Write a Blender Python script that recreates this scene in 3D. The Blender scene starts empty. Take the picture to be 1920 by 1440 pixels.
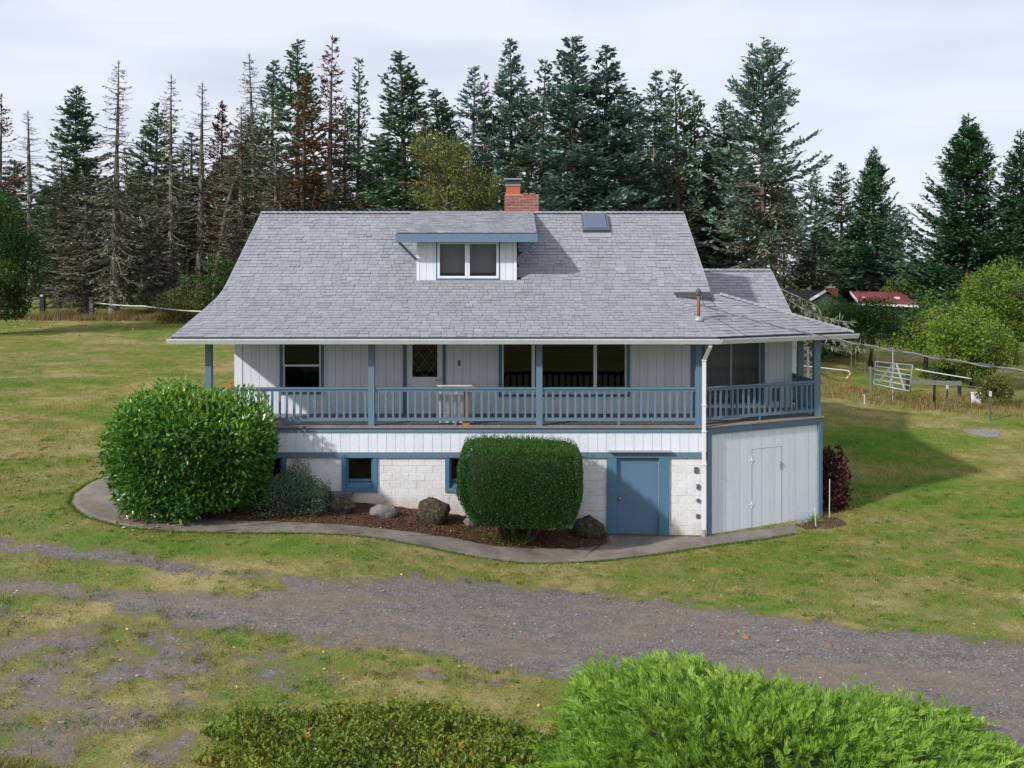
import bpy, math, random
import numpy as np
from mathutils import Vector, Matrix

# ------------------------------------------------------------------ camera, sky, sun, exposure
scene = bpy.context.scene
col = scene.collection
CAM_Z, FPX, HOR = 6.22, 1700.0, 530.0          # eye height, focal length and horizon as measured on the 1920 px photograph
cam_data = bpy.data.cameras.new('camera'); cam = bpy.data.objects.new('camera', cam_data); col.objects.link(cam)
cam.location = (0, 0, CAM_Z); cam.rotation_euler = (math.radians(90), 0, 0)
cam_data.sensor_width = 36.0; cam_data.lens = 36.0 * FPX / 1920.0
cam_data.shift_y = -(720.0 - HOR) / 1920.0
cam_data.clip_start = 0.1; cam_data.clip_end = 2000
scene.camera = cam

SUN_TRAVEL = Vector((1.38, 1.04, -1.12)).normalized()
sun_elev = math.asin(-SUN_TRAVEL.z)
world = bpy.data.worlds.new('World'); scene.world = world; world.use_nodes = True
wn, wl = world.node_tree.nodes, world.node_tree.links
wn.clear()
w_out = wn.new('ShaderNodeOutputWorld'); w_bg = wn.new('ShaderNodeBackground')
w_sky = wn.new('ShaderNodeTexSky'); w_sky.sky_type = 'NISHITA'; w_sky.sun_disc = False
w_sky.sun_elevation = sun_elev
w_sky.sun_rotation = math.atan2(-SUN_TRAVEL.x, -SUN_TRAVEL.y)
w_sky.air_density = 1.0; w_sky.dust_density = 1.2
w_tc = wn.new('ShaderNodeTexCoord'); w_map = wn.new('ShaderNodeMapping'); w_map.inputs['Scale'].default_value = (1.3, 1.3, 6.0)
w_map.inputs['Rotation'].default_value = (0.10, 0.06, 0.0)
w_noise = wn.new('ShaderNodeTexNoise'); w_noise.inputs['Scale'].default_value = 1.5; w_noise.inputs['Detail'].default_value = 3; w_noise.inputs['Roughness'].default_value = 0.52
w_ramp = wn.new('ShaderNodeValToRGB'); w_ramp.color_ramp.elements[0].position = 0.33; w_ramp.color_ramp.elements[1].position = 0.56
w_ramp.color_ramp.elements[0].color = (0.66, 0.66, 0.66, 1); w_ramp.color_ramp.elements[1].color = (0.97, 0.97, 0.97, 1)
w_mix = wn.new('ShaderNodeMixRGB'); w_mix.inputs[2].default_value = (7.6, 7.95, 9.1, 1)
wl.new(w_tc.outputs['Generated'], w_map.inputs['Vector']); wl.new(w_map.outputs[0], w_noise.inputs['Vector'])
wl.new(w_noise.outputs['Fac'], w_ramp.inputs[0]); wl.new(w_ramp.outputs[0], w_mix.inputs[0])
wl.new(w_sky.outputs[0], w_mix.inputs[1]); wl.new(w_mix.outputs[0], w_bg.inputs['Color'])
w_bg.inputs['Strength'].default_value = 0.108
wl.new(w_bg.outputs[0], w_out.inputs['Surface'])

sun_data = bpy.data.lights.new('sun', 'SUN'); sun = bpy.data.objects.new('sun', sun_data); col.objects.link(sun)
sun_data.energy = 4.1; sun_data.angle = math.radians(2.0); sun_data.color = (1.0, 0.965, 0.92)
sun.rotation_euler = SUN_TRAVEL.to_track_quat('-Z', 'Y').to_euler()
sun.location = (-30, -20, 40)
scene.view_settings.view_transform = 'Standard'; scene.view_settings.look = 'None'
scene.view_settings.gamma = 1.0; scene.view_settings.use_curve_mapping = False
scene.view_settings.exposure = 0.09
try:
    scene.cycles.max_bounces = 6; scene.cycles.diffuse_bounces = 3; scene.cycles.glossy_bounces = 3
    scene.cycles.transmission_bounces = 4; scene.cycles.transparent_max_bounces = 8
    scene.cycles.caustics_reflective = False; scene.cycles.caustics_refractive = False
except Exception:
    pass

rng = np.random.default_rng(7)
rnd = random.Random(11)

def WX(px, Y): return (px - 960.0) * Y / FPX
def WZ(py, Y): return CAM_Z - (py - HOR) * Y / FPX

# ------------------------------------------------------------------ helpers
def norm(a):
    a = np.asarray(a, float); n = np.linalg.norm(a, axis=-1, keepdims=True); return a / np.maximum(n, 1e-9)

def mesh_np(name, V, Fs, tint=None, extra=None, smooth=False):
    """V (n,3); Fs: an index array (m,k) or a list of them."""
    V = np.asarray(V, np.float32)
    if isinstance(Fs, np.ndarray): Fs = [Fs]
    Fs = [np.asarray(F, np.int32) for F in Fs if len(F)]
    me = bpy.data.meshes.new(name)
    me.vertices.add(len(V)); me.vertices.foreach_set('co', V.ravel())
    loops = np.concatenate([F.ravel() for F in Fs]); sizes = np.concatenate([np.full(len(F), F.shape[1], np.int32) for F in Fs])
    starts = np.concatenate([[0], np.cumsum(sizes)[:-1]]).astype(np.int32)
    me.loops.add(len(loops)); me.loops.foreach_set('vertex_index', loops)
    me.polygons.add(len(sizes)); me.polygons.foreach_set('loop_start', starts); me.polygons.foreach_set('loop_total', sizes)
    if smooth: me.polygons.foreach_set('use_smooth', np.ones(len(sizes), bool))
    if tint is not None:
        a = me.attributes.new('tint', 'FLOAT', 'POINT'); a.data.foreach_set('value', np.asarray(tint, np.float32))
    for k, v in (extra or {}).items():
        a = me.attributes.new(k, 'FLOAT', 'POINT'); a.data.foreach_set('value', np.asarray(v, np.float32))
    me.update(calc_edges=True)
    return me

def link(name, me, mat=None, parent=None, label=None, cat=None, group=None, kind=None):
    o = bpy.data.objects.new(name, me); col.objects.link(o)
    if mat is not None and me is not None and not me.materials: me.materials.append(mat)
    if parent is not None:
        o.parent = parent
        if parent.type == 'EMPTY' and parent.get('_w'):
            o.matrix_parent_inverse = Matrix.Translation(parent.location).inverted()
    if label: o['label'] = label
    if cat: o['category'] = cat
    if group: o['group'] = group
    if kind: o['kind'] = kind
    return o

WORLD_ROOTS = []
def thing(name, label, cat, loc=(0, 0, 0), group=None, worldcoords=True):
    o = bpy.data.objects.new(name, None); col.objects.link(o)
    o.location = loc; o.empty_display_size = 0.3
    o['label'] = label; o['category'] = cat
    if group: o['group'] = group
    if worldcoords: o['_w'] = 1; WORLD_ROOTS.append(o)
    return o

class MB:
    """collects boxes, prisms, tubes; build() links them as one mesh object"""
    def __init__(s): s.V = []; s.F = []; s.n = 0; s.T = []
    def add(s, verts, faces, t=0.5):
        s.V += [tuple(v) for v in verts]; s.F += [tuple(i + s.n for i in f) for f in faces]; s.n += len(verts); s.T += [t] * len(verts); return s
    def box(s, x0, x1, y0, y1, z0, z1, t=0.5):
        return s.add([(x0,y0,z0),(x1,y0,z0),(x1,y1,z0),(x0,y1,z0),(x0,y0,z1),(x1,y0,z1),(x1,y1,z1),(x0,y1,z1)],
                     [(3,2,1,0),(4,5,6,7),(0,1,5,4),(1,2,6,5),(2,3,7,6),(3,0,4,7)], t)
    def bar(s, p, q, w, h, up=(0,0,1), t=0.5):
        p = Vector(p); q = Vector(q); d = (q - p).normalized(); u = Vector(up)
        sd = d.cross(u)
        if sd.length < 1e-4: sd = d.cross(Vector((1,0,0)))
        sd.normalize(); u = sd.cross(d).normalized()
        a = sd * w / 2; b = u * h / 2
        return s.add([p-a-b, p+a-b, p+a+b, p-a+b, q-a-b, q+a-b, q+a+b, q-a+b],
                     [(0,1,2,3),(7,6,5,4),(1,0,4,5),(2,1,5,6),(3,2,6,7),(0,3,7,4)], t)
    def tube(s, pts, r, n=6, t=0.5, cap=True):
        pts = [Vector(p) for p in pts]; rr = r if hasattr(r, '__len__') else [r] * len(pts)
        V = []; F = []
        for i, p in enumerate(pts):
            d = (pts[min(i+1, len(pts)-1)] - pts[max(i-1, 0)]).normalized()
            a = d.cross(Vector((0,0,1)))
            if a.length < 1e-3: a = d.cross(Vector((0,1,0)))
            a.normalize(); b = d.cross(a)
            for k in range(n):
                an = 2 * math.pi * k / n
                V.append(p + (a * math.cos(an) + b * math.sin(an)) * rr[i])
        for i in range(len(pts) - 1):
            for k in range(n):
                F.append((i*n+k, i*n+(k+1) % n, (i+1)*n+(k+1) % n, (i+1)*n+k))
        if cap: F.append(tuple(range(n))[::-1]); F.append(tuple((len(pts)-1)*n + k for k in range(n)))
        return s.add(V, F, t)
    def extrude(s, prof, p, q, t=0.5):
        """profile [(out, up)] carried from p to q; out is to the right of the travel direction"""
        p = Vector(p); q = Vector(q); d = (q - p); d.z = 0; d.normalize(); o = Vector((d.y, -d.x, 0))
        n = len(prof)
        V = [p + o*a + Vector((0,0,b)) for a, b in prof] + [q + o*a + Vector((0,0,b)) for a, b in prof]
        F = [(i, (i+1) % n, n + (i+1) % n, n + i) for i in range(n)] + [tuple(range(n))[::-1], tuple(range(n, 2*n))]
        return s.add(V, F, t)
    def mesh(s, name, smooth=False, tint=False):
        me = bpy.data.meshes.new(name); me.from_pydata(s.V, [], s.F)
        if smooth:
            me.polygons.foreach_set('use_smooth', np.ones(len(me.polygons), bool))
        if tint:
            a = me.attributes.new('tint', 'FLOAT', 'POINT'); a.data.foreach_set('value', np.asarray(s.T, np.float32))
        me.update(); return me
    def build(s, name, mat, parent=None, smooth=False, tint=False, **kw):
        return link(name, s.mesh(name, smooth, tint), mat, parent, **kw)

def minus(rects, hole):
    """rectangles (x0,x1,z0,z1) minus one hole"""
    out = []; a0, a1, b0, b1 = hole
    for x0, x1, z0, z1 in rects:
        if a1 <= x0 or a0 >= x1 or b1 <= z0 or b0 >= z1: out.append((x0, x1, z0, z1)); continue
        if a0 > x0: out.append((x0, a0, z0, z1))
        if a1 < x1: out.append((a1, x1, z0, z1))
        m0, m1 = max(x0, a0), min(x1, a1)
        if b0 > z0: out.append((m0, m1, z0, b0))
        if b1 < z1: out.append((m0, m1, b1, z1))
    return [r for r in out if r[1]-r[0] > 0.004 and r[3]-r[2] > 0.004]

# ------------------------------------------------------------------ materials
def base_mat(name):
    m = bpy.data.materials.new(name); m.use_nodes = True
    nt = m.node_tree; b = nt.nodes['Principled BSDF']
    return m, nt.nodes, nt.links, b

def noise(n, l, scale, detail=4, rough=0.55, vec=None, dist=0.0):
    t = n.new('ShaderNodeTexNoise'); t.inputs['Scale'].default_value = scale; t.inputs['Detail'].default_value = detail
    t.inputs['Roughness'].default_value = rough; t.inputs['Distortion'].default_value = dist
    if vec is not None: l.new(vec, t.inputs['Vector'])
    return t.outputs['Fac']

def ramp(n, l, fac, stops):
    r = n.new('ShaderNodeValToRGB'); e = r.color_ramp.elements
    while len(e) < len(stops): e.new(0.5)
    for i, (p, c) in enumerate(stops):
        e[i].position = p; e[i].color = (*c, 1) if len(c) == 3 else c
    if fac is not None: l.new(fac, r.inputs[0])
    return r.outputs[0]

def mixc(n, l, fac, a, b, mode='MIX'):
    x = n.new('ShaderNodeMixRGB'); x.blend_type = mode
    for i, v in ((0, fac), (1, a), (2, b)):
        if isinstance(v, bpy.types.NodeSocket): l.new(v, x.inputs[i])
        elif i == 0: x.inputs[0].default_value = v
        else: x.inputs[i].default_value = (*v, 1) if len(v) == 3 else v
    return x.outputs[0]

def mathn(n, l, op, a, b=0.0, clamp=False):
    x = n.new('ShaderNodeMath'); x.operation = op; x.use_clamp = clamp
    for i, v in ((0, a), (1, b)):
        if isinstance(v, bpy.types.NodeSocket): l.new(v, x.inputs[i])
        else: x.inputs[i].default_value = v
    return x.outputs[0]

def position(n):
    return n.new('ShaderNodeNewGeometry').outputs['Position']

def attr(n, name):
    a = n.new('ShaderNodeAttribute'); a.attribute_name = name; return a.outputs['Fac']

def bumpn(n, l, b, h, strength=0.3, dist=0.02):
    x = n.new('ShaderNodeBump'); x.inputs['Strength'].default_value = strength; x.inputs['Distance'].default_value = dist
    l.new(h, x.inputs['Height']); l.new(x.outputs[0], b.inputs['Normal'])

def stretch(n, l, vec, sc):
    m = n.new('ShaderNodeMapping'); m.inputs['Scale'].default_value = sc; l.new(vec, m.inputs['Vector']); return m.outputs[0]

def paint(name, c, rough=0.55, grime=0.18, dirt=None, scale=1.6, bump=0.15, vstretch=True, objvar=0.06, spec=0.4, metal=0.0):
    """weathered paint: streaky grime, per-board variation, fine relief"""
    m, n, l, b = base_mat(name)
    p = position(n); v = stretch(n, l, p, (3.0, 3.0, 0.6)) if vstretch else p
    f1 = noise(n, l, scale, 5, 0.6, v); f2 = noise(n, l, scale * 14, 3, 0.6, p)
    dirt = dirt or tuple(x * 0.55 for x in c)
    f = ramp(n, l, f1, [(0.42, (0, 0, 0)), (0.75, (1, 1, 1))])
    f = mathn(n, l, 'MULTIPLY', f, grime)
    cc = mixc(n, l, f, c, dirt)
    f3 = ramp(n, l, f2, [(0.3, (1, 1, 1)), (0.7, (1 - grime * 0.5,) * 3)])
    cc = mixc(n, l, 1.0, cc, f3, 'MULTIPLY')
    if objvar:
        oi = n.new('ShaderNodeObjectInfo')
        r = ramp(n, l, oi.outputs['Random'], [(0, (1 - objvar,) * 3), (1, (1, 1, 1))])
        cc = mixc(n, l, 1.0, cc, r, 'MULTIPLY')
    l.new(cc, b.inputs['Base Color']); b.inputs['Roughness'].default_value = rough
    b.inputs['Specular IOR Level'].default_value = spec; b.inputs['Metallic'].default_value = metal
    bumpn(n, l, b, f2, bump, 0.01)
    return m

def chipped(m, c, lo=0.63, hi=0.67, scale=22):
    nt = m.node_tree; n, l = nt.nodes, nt.links; b = n['Principled BSDF']; src = b.inputs['Base Color'].links[0].from_socket; p = position(n)
    f = ramp(n, l, mathn(n, l, 'ADD', mathn(n, l, 'MULTIPLY', noise(n, l, scale, 4, .7, stretch(n, l, p, (1,1,.35))), .7), mathn(n, l, 'MULTIPLY', noise(n, l, 1.1, 3, .5, p), .45)), [(lo, (0,0,0)), (hi, (.45,.45,.45))])
    l.new(mixc(n, l, f, src, c), b.inputs['Base Color'])

def foliage(name, stops, trans=0.25, rough=0.55, spec=0.25, extra=None):
    """leaf colours picked by the per-leaf 'tint' value; 'age' blends in dry colour"""
    m, n, l, b = base_mat(name)
    c = ramp(n, l, attr(n, 'tint'), stops)
    oi = n.new('ShaderNodeObjectInfo')
    h = n.new('ShaderNodeHueSaturation'); l.new(c, h.inputs['Color'])
    l.new(mathn(n, l, 'MULTIPLY_ADD', oi.outputs['Random'], 0.22), h.inputs['Value'])
    h.inputs['Value'].links[0].from_node.inputs[2].default_value = 0.89
    c = h.outputs[0]
    if extra: c = mixc(n, l, attr(n, 'age'), c, extra)
    l.new(c, b.inputs['Base Color']); b.inputs['Roughness'].default_value = rough; b.inputs['Specular IOR Level'].default_value = spec
    out = n['Material Output']
    tr = n.new('ShaderNodeBsdfTranslucent'); mx = n.new('ShaderNodeMixShader'); mx.inputs[0].default_value = trans
    l.new(c, tr.inputs['Color']); l.new(b.outputs[0], mx.inputs[1]); l.new(tr.outputs[0], mx.inputs[2]); l.new(mx.outputs[0], out.inputs['Surface'])
    return m

def bark_mat(name, c1, c2, sc=2.5, lichen=None):
    m, n, l, b = base_mat(name)
    p = position(n); v = stretch(n, l, p, (4, 4, 1))
    f = noise(n, l, sc, 6, 0.7, v)
    c = ramp(n, l, f, [(0.3, c1), (0.7, c2)])
    if lichen:
        c = mixc(n, l, ramp(n, l, noise(n, l, 1.7, 5, 0.7, p), [(0.48, (0,0,0)), (0.62, (1,1,1))]), c, lichen)
    l.new(c, b.inputs['Base Color']); b.inputs['Roughness'].default_value = 0.9; b.inputs['Specular IOR Level'].default_value = 0.15
    bumpn(n, l, b, f, 0.7, 0.05)
    return m

# lawn colour shared by the ground sheet, the drive's ragged margin and the blades
def lawn_group():
    g = bpy.data.node_groups.new('lawn_colour', 'ShaderNodeTree')
    g.interface.new_socket('Color', in_out='OUTPUT', socket_type='NodeSocketColor')
    g.interface.new_socket('Dry', in_out='OUTPUT', socket_type='NodeSocketFloat')
    n, l = g.nodes, g.links
    out = n.new('NodeGroupOutput'); p = position(n)
    big = noise(n, l, 0.16, 5, 0.6, stretch(n, l, p, (0.8, 1.5, 0)), 0.6)
    mid = noise(n, l, 0.55, 6, 0.65, stretch(n, l, p, (1, 1.4, 0)), 0.4)
    fine = noise(n, l, 7.0, 5, 0.7, p)
    vfine = noise(n, l, 34.0, 4, 0.75, p)
    dry = mathn(n, l, 'ADD', mathn(n, l, 'MULTIPLY', big, 0.55), mathn(n, l, 'MULTIPLY', mid, 0.45))
    dry2 = mathn(n, l, 'ADD', dry, mathn(n, l, 'MULTIPLY', mathn(n, l, 'SUBTRACT', fine, 0.5), 0.22))
    sm = noise(n, l, 2.2, 5, 0.7, p)
    dry2 = mathn(n, l, 'ADD', dry2, mathn(n, l, 'MULTIPLY', mathn(n, l, 'SUBTRACT', sm, 0.5), 0.30))
    c = ramp(n, l, dry2, [(0.30, (0.046, 0.135, 0.012)), (0.42, (0.100, 0.165, 0.022)), (0.50, (0.168, 0.172, 0.044)), (0.62, (0.300, 0.245, 0.115))])
    sh = ramp(n, l, vfine, [(0.28, (0.34, 0.34, 0.32)), (0.50, (0.92, 0.92, 0.9)), (0.72, (1.42, 1.38, 1.28))])
    c = mixc(n, l, 1.0, c, sh, 'MULTIPLY')
    bare = ramp(n, l, noise(n, l, 1.9, 6, 0.7, p), [(0.60, (0,0,0)), (0.70, (1,1,1))])
    c = mixc(n, l, mathn(n, l, 'MULTIPLY', bare, 0.35), c, (0.15, 0.105, 0.062))
    l.new(c, out.inputs[0]); l.new(dry2, out.inputs[1])
    return g
LAWN = lawn_group()

def lawn_node(n):
    g = n.new('ShaderNodeGroup'); g.node_tree = LAWN; return g.outputs[0], g.outputs[1]

def ground_material():
    m, n, l, b = base_mat('lawn')
    c, d = lawn_node(n); l.new(c, b.inputs['Base Color']); b.inputs['Roughness'].default_value = 0.95; b.inputs['Specular IOR Level'].default_value = 0.1
    bumpn(n, l, b, noise(n, l, 26, 4, 0.75, position(n)), 0.6, 0.03)
    return m

def blade_material():
    m, n, l, b = base_mat('grass_blades')
    c, d = lawn_node(n)
    r = ramp(n, l, attr(n, 'tint'), [(0, (0.55, 0.62, 0.45)), (0.5, (1.1, 1.15, 0.95)), (0.8, (1.5, 1.45, 1.2)), (1.0, (2.1, 1.8, 1.5))])
    c = mixc(n, l, 1.0, c, r, 'MULTIPLY')
    l.new(c, b.inputs['Base Color']); b.inputs['Roughness'].default_value = 0.7; b.inputs['Specular IOR Level'].default_value = 0.15
    return m

def gravel_material():
    m, n, l, b = base_mat('gravel_drive')
    p = position(n)
    vor = n.new('ShaderNodeTexVoronoi'); vor.inputs['Scale'].default_value = 26; l.new(p, vor.inputs['Vector'])
    vor2 = n.new('ShaderNodeTexVoronoi'); vor2.inputs['Scale'].default_value = 55; l.new(p, vor2.inputs['Vector'])
    g1 = ramp(n, l, vor.outputs['Color'], [(0.0, (0.066, 0.062, 0.062)), (0.5, (0.152, 0.141, 0.133)), (0.88, (0.275, 0.252, 0.228)), (1.0, (0.54, 0.50, 0.45))])
    g2 = ramp(n, l, vor2.outputs['Color'], [(0.0, (0.072, 0.067, 0.066)), (0.7, (0.172, 0.160, 0.150)), (1.0, (0.36, 0.33, 0.30))])
    c = mixc(n, l, 0.5, g1, g2)
    wear = noise(n, l, 0.5, 6, 0.65, stretch(n, l, p, (0.35, 1.6, 0)), 0.3)
    c = mixc(n, l, ramp(n, l, wear, [(0.42, (0,0,0)), (0.62, (0.72,0.72,0.72))]), c, (0.195, 0.160, 0.120))
    c = mixc(n, l, 1.0, c, (0.90, 0.89, 0.90), 'MULTIPLY')
    c = mixc(n, l, 1.0, c, ramp(n, l, noise(n, l, 3.0, 5, .7, stretch(n, l, p, (.6, 1.5, 1))), [(.32, (.78,.78,.80)), (.68, (1.16,1.14,1.10))]), 'MULTIPLY')
    lc, d = lawn_node(n)
    brown = mixc(n, l, 0.62, lc, (0.120, 0.086, 0.056))
    e = mathn(n, l, 'ADD', attr(n, 'gravel'), mathn(n, l, 'MULTIPLY', mathn(n, l, 'SUBTRACT', noise(n, l, 1.5, 7, 0.68, p), 0.5), 1.7))
    e = mathn(n, l, 'ADD', e, mathn(n, l, 'MULTIPLY', mathn(n, l, 'SUBTRACT', noise(n, l, 14, 4, 0.7, p), 0.5), 0.7))
    soil = ramp(n, l, e, [(0.34, (0,0,0)), (0.48, (1,1,1))])
    full = ramp(n, l, e, [(0.47, (0,0,0)), (0.58, (1,1,1))])
    cc = mixc(n, l, soil, lc, brown); cc = mixc(n, l, full, cc, c)
    l.new(cc, b.inputs['Base Color']); b.inputs['Roughness'].default_value = 0.9; b.inputs['Specular IOR Level'].default_value = 0.2
    bumpn(n, l, b, noise(n, l, 42, 4, 0.75, p), 0.45, 0.02)
    return m

def simple_noise_mat(name, stops, scale, rough=0.9, bump=0.5, bscale=None, bdist=0.03, detail=6, vec=(1,1,1), spec=0.2):
    m, n, l, b = base_mat(name); p = position(n)
    f = noise(n, l, scale, detail, 0.65, stretch(n, l, p, vec))
    l.new(ramp(n, l, f, stops), b.inputs['Base Color']); b.inputs['Roughness'].default_value = rough; b.inputs['Specular IOR Level'].default_value = spec
    bumpn(n, l, b, noise(n, l, bscale or scale * 6, 4, 0.7, p), bump, bdist)
    return m

def tint_mat(name, stops, rough=0.85, spec=0.2, bump=0.0):
    m, n, l, b = base_mat(name)
    l.new(ramp(n, l, attr(n, 'tint'), stops), b.inputs['Base Color']); b.inputs['Roughness'].default_value = rough; b.inputs['Specular IOR Level'].default_value = spec
    if bump: bumpn(n, l, b, noise(n, l, 40, 4, 0.7, position(n)), bump, 0.01)
    return m

def shingle_material():
    m, n, l, b = base_mat('roof_shingle'); p = position(n)
    t = attr(n, 'tint')
    c = ramp(n, l, t, [(0, (0.215, 0.222, 0.245)), (0.5, (0.280, 0.287, 0.312)), (0.85, (0.325, 0.330, 0.352)), (1, (0.36, 0.36, 0.372))])
    f = noise(n, l, 90, 3, 0.7, p)
    c = mixc(n, l, 1.0, c, ramp(n, l, f, [(0.3, (0.74, 0.74, 0.75)), (0.7, (1.08, 1.08, 1.08))]), 'MULTIPLY')
    st = noise(n, l, 0.8, 6, 0.7, stretch(n, l, p, (2.2, 1, 1)), 0.5)
    c = mixc(n, l, mathn(n, l, 'MULTIPLY', ramp(n, l, st, [(0.52, (0,0,0)), (0.72, (1,1,1))]), 0.45), c, (0.17, 0.165, 0.16))
    moss = noise(n, l, 3.2, 6, 0.75, p)
    c = mixc(n, l, mathn(n, l, 'MULTIPLY', ramp(n, l, moss, [(0.64, (0,0,0)), (0.72, (1,1,1))]), 0.3), c, (0.19, 0.175, 0.12))
    l.new(c, b.inputs['Base Color']); b.inputs['Roughness'].default_value = 0.92; b.inputs['Specular IOR Level'].default_value = 0.2
    bumpn(n, l, b, f, 0.4, 0.006)
    return m

def glass_material():
    m, n, l, b = base_mat('window_glass')
    n.remove(b); out = n['Material Output']
    tr = n.new('ShaderNodeBsdfTransparent'); tr.inputs[0].default_value = (0.72, 0.76, 0.76, 1)
    gl = n.new('ShaderNodeBsdfGlossy'); gl.inputs['Roughness'].default_value = 0.01
    fr = n.new('ShaderNodeFresnel'); fr.inputs['IOR'].default_value = 1.45
    mx = n.new('ShaderNodeMixShader'); l.new(fr.outputs[0], mx.inputs[0]); l.new(tr.outputs[0], mx.inputs[1]); l.new(gl.outputs[0], mx.inputs[2])
    l.new(mx.outputs[0], out.inputs['Surface'])
    return m

M = {}
M['lawn'] = ground_material(); M['blades'] = blade_material(); M['gravel'] = gravel_material()
M['white'] = paint('white_siding_paint', (0.72, 0.755, 0.825), 0.5, 0.20, (0.47, 0.48, 0.49))
M['trim_white'] = paint('white_trim_paint', (0.74, 0.76, 0.80), 0.45, 0.12)
M['block'] = paint('painted_block', (0.73, 0.735, 0.74), 0.75, 0.30, (0.44, 0.37, 0.31), 1.1, 0.5, vstretch=False)
M['mortar'] = paint('painted_mortar', (0.66, 0.66, 0.66), 0.85, 0.4, (0.46, 0.41, 0.37), 2.0, 0.5, vstretch=False, objvar=0)
M['blue'] = paint('blue_trim_paint', (0.118, 0.200, 0.285), 0.5, 0.35, (0.17, 0.20, 0.22), 2.2)
M['blue_worn'] = paint('worn_blue_paint', (0.062, 0.180, 0.285), 0.55, 0.4, (0.14, 0.20, 0.25), 3.0)
M['blue_door'] = paint('blue_door_paint', (0.100, 0.175, 0.270), 0.38, 0.2, (0.12, 0.18, 0.25), 1.2, objvar=0)
M['gutter'] = paint('gutter_paint', (0.62, 0.635, 0.65), 0.4, 0.25, (0.38, 0.38, 0.38), 1.2, vstretch=False)
M['deck'] = paint('deck_boards', (0.245, 0.235, 0.225), 0.8, 0.5, (0.14, 0.12, 0.10), 2.0, vstretch=False)
M['interior'] = paint('dark_room_wall', (0.010, 0.010, 0.010), 0.9, 0.2)  # near-black walls: the darkness of the unlit rooms is put into the colour
M['glass'] = glass_material()
M['shingle'] = shingle_material()
M['felt'] = paint('roof_felt', (0.05, 0.05, 0.055), 0.95, 0.2, objvar=0)
M['brick'] = paint('chimney_brick', (0.34, 0.095, 0.070), 0.85, 0.45, (0.50, 0.36, 0.31), 9.0, 0.4, vstretch=False, objvar=0.3)
M['brick_mortar'] = paint('brick_mortar', (0.62, 0.52, 0.48), 0.9, 0.4, objvar=0)
M['flue'] = paint('clay_flue', (0.46, 0.125, 0.05), 0.7, 0.3, vstretch=False, objvar=0)
M['metal_dark'] = paint('dark_metal', (0.10, 0.11, 0.125), 0.5, 0.4, objvar=0)
M['metal_grey'] = paint('galvanised_metal', (0.42, 0.45, 0.48), 0.45, 0.3, metal=0.35, objvar=0.1)
M['rust'] = paint('rusty_pipe', (0.27, 0.105, 0.045), 0.85, 0.6, (0.10, 0.05, 0.03), 8.0, objvar=0)
M['skylight'] = None
M['orange_wood'] = paint('stained_orange_wood', (0.46, 0.145, 0.030), 0.6, 0.35, (0.26, 0.09, 0.03), 3.0)
M['cream'] = paint('cream_plastic', (0.62, 0.58, 0.50), 0.5, 0.2)
M['brass'] = paint('brass', (0.55, 0.38, 0.13), 0.3, 0.2, metal=0.8, objvar=0)
M['concrete'] = simple_noise_mat('concrete_walk', [(0.25, (0.095, 0.080, 0.065)), (0.5, (0.178, 0.156, 0.132)), (0.75, (0.270, 0.238, 0.202))], 1.3, 0.9, 0.35, 60, 0.01)
M['mulch'] = simple_noise_mat('bark_mulch', [(0.3, (0.045, 0.024, 0.014)), (0.55, (0.105, 0.055, 0.034)), (0.75, (0.19, 0.115, 0.075))], 9, 0.95, 0.9, 40, 0.04)
M['chips'] = tint_mat('bark_chips', [(0, (0.055, 0.028, 0.017)), (0.5, (0.13, 0.062, 0.036)), (0.85, (0.23, 0.14, 0.085)), (1, (0.42, 0.31, 0.21))])
M['stones'] = tint_mat('drive_stones', [(0, (0.07, 0.067, 0.068)), (0.6, (0.17, 0.158, 0.148)), (0.9, (0.32, 0.30, 0.28)), (1, (0.6, 0.57, 0.53))])
M['rock'] = None
M['weathered'] = paint('weathered_wood', (0.17, 0.155, 0.14), 0.9, 0.5, (0.10, 0.09, 0.075), 5.0, vstretch=False)
M['dark_wood'] = paint('dark_post', (0.028, 0.026, 0.028), 0.8, 0.4)
M['rope'] = paint('white_fence_rail', (0.56, 0.56, 0.54), 0.5, 0.2)
M['chunk'] = paint('split_wood', (0.34, 0.17, 0.085), 0.8, 0.4, vstretch=False)
M['wire_bare'] = paint('bare_conductor', (0.20, 0.20, 0.21), 0.5, 0.3, objvar=0)
M['wire'] = paint('service_cable', (0.10, 0.10, 0.11), 0.6, 0.4, objvar=0)
M['red_roof'] = paint('red_roof', (0.20, 0.036, 0.040), 0.8, 0.3, vstretch=False, objvar=0)
M['grey_wall'] = paint('grey_blue_wall', (0.08, 0.10, 0.13), 0.8, 0.2, objvar=0)

def splash(m):
    nt = m.node_tree; n, l = nt.nodes, nt.links; b = n['Principled BSDF']; src = b.inputs['Base Color'].links[0].from_socket
    g = n.new('ShaderNodeNewGeometry'); s = n.new('ShaderNodeSeparateXYZ'); l.new(g.outputs['Position'], s.inputs[0])
    d = mathn(n, l, 'SUBTRACT', s.outputs['Z'], mathn(n, l, 'SUBTRACT', 0.33, mathn(n, l, 'MULTIPLY', s.outputs['X'], 0.105)))
    d = mathn(n, l, 'ADD', d, mathn(n, l, 'MULTIPLY', mathn(n, l, 'SUBTRACT', noise(n, l, 2.4, 6, .7, g.outputs['Position']), 0.5), 0.9))
    f = ramp(n, l, d, [(0.02, (0.7,)*3), (0.42, (0,0,0))])
    l.new(mixc(n, l, f, src, (0.50, 0.37, 0.27)), b.inputs['Base Color'])
splash(M['block']); splash(M['mortar'])
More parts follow.
